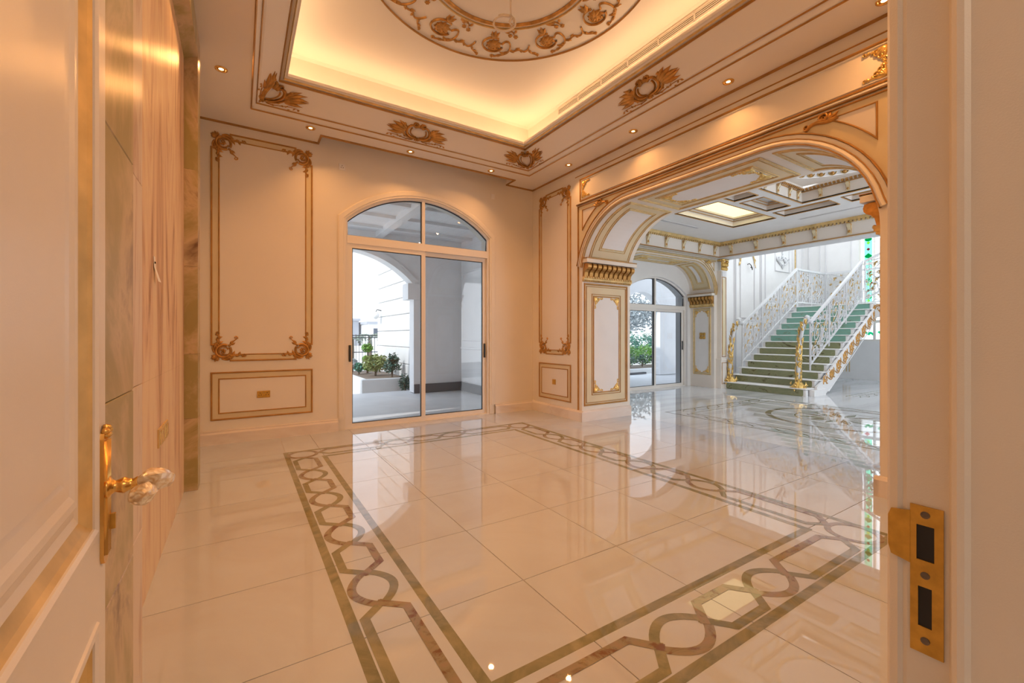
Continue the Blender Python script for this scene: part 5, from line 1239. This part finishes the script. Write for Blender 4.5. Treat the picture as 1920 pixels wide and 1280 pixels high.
# white wing of the house, in stone courses
ww_ = obj('wall_wing', MB().box(3.80, 10.25, -.3, 8.0, 14.0, 7.5), 'stone_grey', kind='structure')
z = -.3
while z < 7.3:
    for y0_, y1_ in ((10.22, 12.1), (12.11, 14.03)): obj('stone_course', MB(frame((3.80, 0, 0), (0, 1, 0), (0, 0, 1), (-1, 0, 0))).bbox(y0_, z + .006, 0, y1_, z + .444, .05, .012), 'stone_white', ww_)
    z += .45
wl = empty('wall_lamp', (3.62, 13.6, 1.9), 'small round wall lamp on the corner of the white stone wing', 'wall lamp')
obj('arm', MB().tube([(3.75, 13.6, 2.15), (3.62, 13.6, 2.18), (3.58, 13.6, 2.10)], .015, 6), 'iron_black', wl)
obj('shade', MB(Matrix.Translation((3.58, 13.6, 1.88))).lathe([(.03, 0), (.09, .06), (.11, .14), (.07, .20), (.03, .23)], n=14), 'stone_grey', wl, smooth=True)
obj('ground', MB().box(-60, 10.55, -.5, 120, 220, -.15), 'sand', kind='structure')
obj('lawn', MB().box(-10, 18.5, -.15, 14, 24, -.13), 'lawn', label='flat teal green lawn beyond the black garden fence', cat='lawn', kind='stuff')
# planter and plants
pt = empty('planter', (3.1, 12.4, -.15), 'white stone planter bed with shrubs outside the garden door', 'planter')
for bx in ((2.55, 10.95, 3.72, 11.10), (2.55, 11.10, 2.70, 14.2), (2.70, 14.05, 3.72, 14.2)): obj('planter_wall', MB().bbox(bx[0], bx[1], -.15, bx[2], bx[3], .27, .02), 'stone_white', pt)
obj('soil', MB().box(2.70, 11.10, -.15, 3.72, 14.05, .262), 'bark', pt)
def foliage(c, r, n, size, seed, shell=.55):
    rnd = random.Random(seed); mb = MB()
    for i in range(n):
        d = V((rnd.gauss(0, 1), rnd.gauss(0, 1), rnd.gauss(0, 1))).normalized() * (shell + (1 - shell) * rnd.random()) * rnd.uniform(.85, 1.08)
        p = V((c[0] + d.x * r[0], c[1] + d.y * r[1], c[2] + d.z * r[2]))
        a = V((rnd.gauss(0, 1), rnd.gauss(0, 1), rnd.gauss(0, .7))).normalized(); b_ = a.cross(V((rnd.gauss(0, 1), rnd.gauss(0, 1), rnd.gauss(0, 1)))).normalized()
        s = size * rnd.uniform(.6, 1.3); n_ = a.cross(b_) * s * .12
        mb.add([tuple(p - a * s), tuple(p + b_ * s * .42 + n_), tuple(p + a * s), tuple(p - b_ * s * .42 + n_)], [(0, 1, 2, 3)])
    return mb
def plant(nm, base, blobs, m, lab, cat, n=420, size=.05, group=None, seed=1, stem=True, shell=.5):
    blobs = [((c_[0], c_[1], max(c_[2], base[2] + r_[2] * 1.08 + size * 1.3)), r_) for c_, r_ in blobs]
    e_ = empty(nm, base, lab, cat, group)
    if stem: obj('stem', MB().tube([base, tuple((V(base) + V(blobs[-1][0])) / 2 + V((.01, .01, 0))), blobs[-1][0]], [.03, .024, .015], 7), 'bark', e_)
    for i, (c_, r_) in enumerate(blobs): obj('foliage', foliage(c_, r_, n, size, seed + i, shell), m, e_, kind='stuff')
    return e_
plant('topiary', (3.18, 13.0, .265), [((3.18, 13.0, .43), (.17, .17, .10)), ((3.18, 13.0, .68), (.15, .15, .11)), ((3.18, 13.0, 1.0), (.18, .18, .14))], 'leaf_bright', 'bright green topiary clipped into three stacked balls in the planter', 'topiary', 500, .035, None, 3)
plant('shrub', (3.15, 12.0, .265), [((3.15, 12.0, .42), (.36, .4, .26))], 'leaf_olive', 'rounded olive green shrub below the topiary in the planter', 'shrub', 900, .05, None, 8)
plant('shrub', (2.86, 12.68, .265), [((2.86, 12.68, .40), (.11, .2, .13))], 'leaf_teal', 'low blue green shrub at the edge of the white planter', 'shrub', 420, .045, None, 13)
plant('shrub', (2.88, 13.6, .265), [((2.88, 13.6, .42), (.16, .3, .18))], 'leaf_grey', 'pale grey leaved shrub at the far end of the planter', 'shrub', 300, .045, None, 17)
plant('rose_bush', (3.42, 11.4, .265), [((3.42, 11.4, .38), (.24, .22, .20)), ((3.44, 11.35, .72), (.16, .14, .18))], 'leaf_dark', 'dark upright rose bush against the sunlit white wing', 'shrub', 380, .05, None, 21, True, .2)
plant('shrub', (3.58, 10.78, -.15), [((3.58, 10.80, .18), (.16, .14, .24))], 'leaf_dark', 'dark low shrub at the corner of the porch opening', 'shrub', 260, .045, None, 25, True, .2)
fe = empty('fence', (3.2, 17, -.15), 'black iron garden fence with thin upright bars', 'fence')
for z in (.10, .72, 1.36, 1.28): obj('rail', MB().box(1.2, 16.985, z, 4.7, 17.015, z + .035), 'iron_black', fe)
for k in range(30): obj('bar', MB().box(1.25 + .118 * k - .008, 16.99, -.1, 1.25 + .118 * k + .008, 17.01, 1.42), 'iron_black', fe)
obj('post', MB().box(4.66, 16.95, -.15, 4.74, 17.05, 1.5), 'iron_black', fe)
def palm(x, y, h, lab, seed):
    rnd = random.Random(seed); e_ = empty('palm_tree', (x, y, -.15), lab, 'palm tree', 'palms behind the fence')
    obj('trunk', MB().tube([(x, y, -.15), (x + .03, y, h * .5), (x, y, h)], [.14, .12, .12], 8), 'bark', e_)
    for i in range(14):
        a = 2 * PI * i / 14 + rnd.uniform(-.1, .1); L = rnd.uniform(.9, 1.2); mb = MB(); up = rnd.uniform(.5, 1.0)
        pts = [V((x + math.cos(a) * L * t_, y + math.sin(a) * L * t_, h + up * L * (t_ - 1.25 * t_ * t_))) for t_ in [q / 7 for q in range(8)]]
        sd = V((-math.sin(a), math.cos(a), 0))
        for q in range(7):
            w = .12 * math.sin(PI * (q + .6) / 8)
            p_ = (pts[q] + pts[q + 1]) / 2
            for s in (1, -1): mb.add([tuple(pts[q]), tuple(pts[q + 1]), tuple(p_ + sd * s * w + V((0, 0, -.08)))], [(0, 1, 2)])
        obj('frond', mb, 'leaf_palm', e_)
for k, (x, y, h) in enumerate(((5.3, 25.2, 1.15), (7.0, 28, 1.3), (8.7, 31, 1.35), (4.4, 28.5, 1.2))): palm(x, y, h, 'small young palm with drooping grey green fronds behind the black fence', k + 2)
def house(x0, y0, w, d, h, lab, m, seed):
    e_ = empty('house', (x0 + w / 2, y0 + d / 2, -.15), lab, 'house')
    obj('walls', MB().box(x0, y0, -.15, x0 + w, y0 + d, h), m, e_)
    obj('parapet', MB().box(x0 - .2, y0 - .2, h, x0 + w + .2, y0 + d + .2, h + .35), 'house_grey', e_)
    n = max(2, int(w / 2.2))
    for i in range(n):
        x = x0 + (i + .5) * w / n; f_ = obj('window', MB().box(x - .5, y0 - .06, h - 1.7, x + .5, y0, h - .6), 'house_white', e_)
        obj('pane', MB().box(x - .42, y0 - .08, h - 1.62, x + .42, y0 - .06, h - .68), 'window_dark', f_)
house(9.5, 70, 6.3, 6, 3.75, 'far grey flat roofed villa behind the palms', 'house_grey', 1)
house(16.2, 66, 5.0, 6, 3.2, 'far white flat roofed villa behind the palms', 'house_white', 2)
# garden seen through the hall door
kb = empty('kerb_planter', (15.5, 12.4, -.15), 'low white stone planter with dark shrubs outside the hall window', 'planter')
obj('planter_wall', MB().bbox(12.0, 11.6, -.15, 20.0, 11.75, .062, .02), 'stone_white', kb); obj('plinth', MB().box(10.6, 10.5, -.15, 12.4, 10.62, .06), 'dark_stone', kb)
obj('soil', MB().box(12.0, 11.75, -.15, 20.0, 13.4, .05), 'bark', kb)
for k in range(6): plant('shrub', (13.0 + .75 * k, 12.5, .05), [((13.0 + .75 * k, 12.5, .32), (.32, .3, .24))], 'leaf_dark', 'dark leafy shrub in the low planter outside the hall window', 'shrub', 220, .05, 'shrubs outside the hall window', 40 + k, True, .3)
plant('hedge', (16.0, 13.95, -.15), [((14.4 + 1.0 * k, 13.95, .42), (.62, .45, .50)) for k in range(4)], 'leaf_bright', 'bright green hedge behind the dark shrubs outside the hall window', 'hedge', 900, .06, None, 60)
plant('hedge', (18.5, 16.4, -.15), [((16.6 + 1.3 * k, 16.4, .85), (.8, .6, .75)) for k in range(4)], 'leaf_teal', 'tall loose blue green hedge behind the bright low hedge', 'hedge', 700, .08, None, 70)
plant('tree', (23.5, 21, -.15), [((23.5, 21, 3.0), (2.6, 2.0, 1.5)), ((21.2, 20.4, 2.5), (1.6, 1.4, 1.1))], 'leaf_grey', 'pale grey leaved tree spreading above the hedge outside the hall window', 'tree', 1500, .16, None, 90, True, .3)
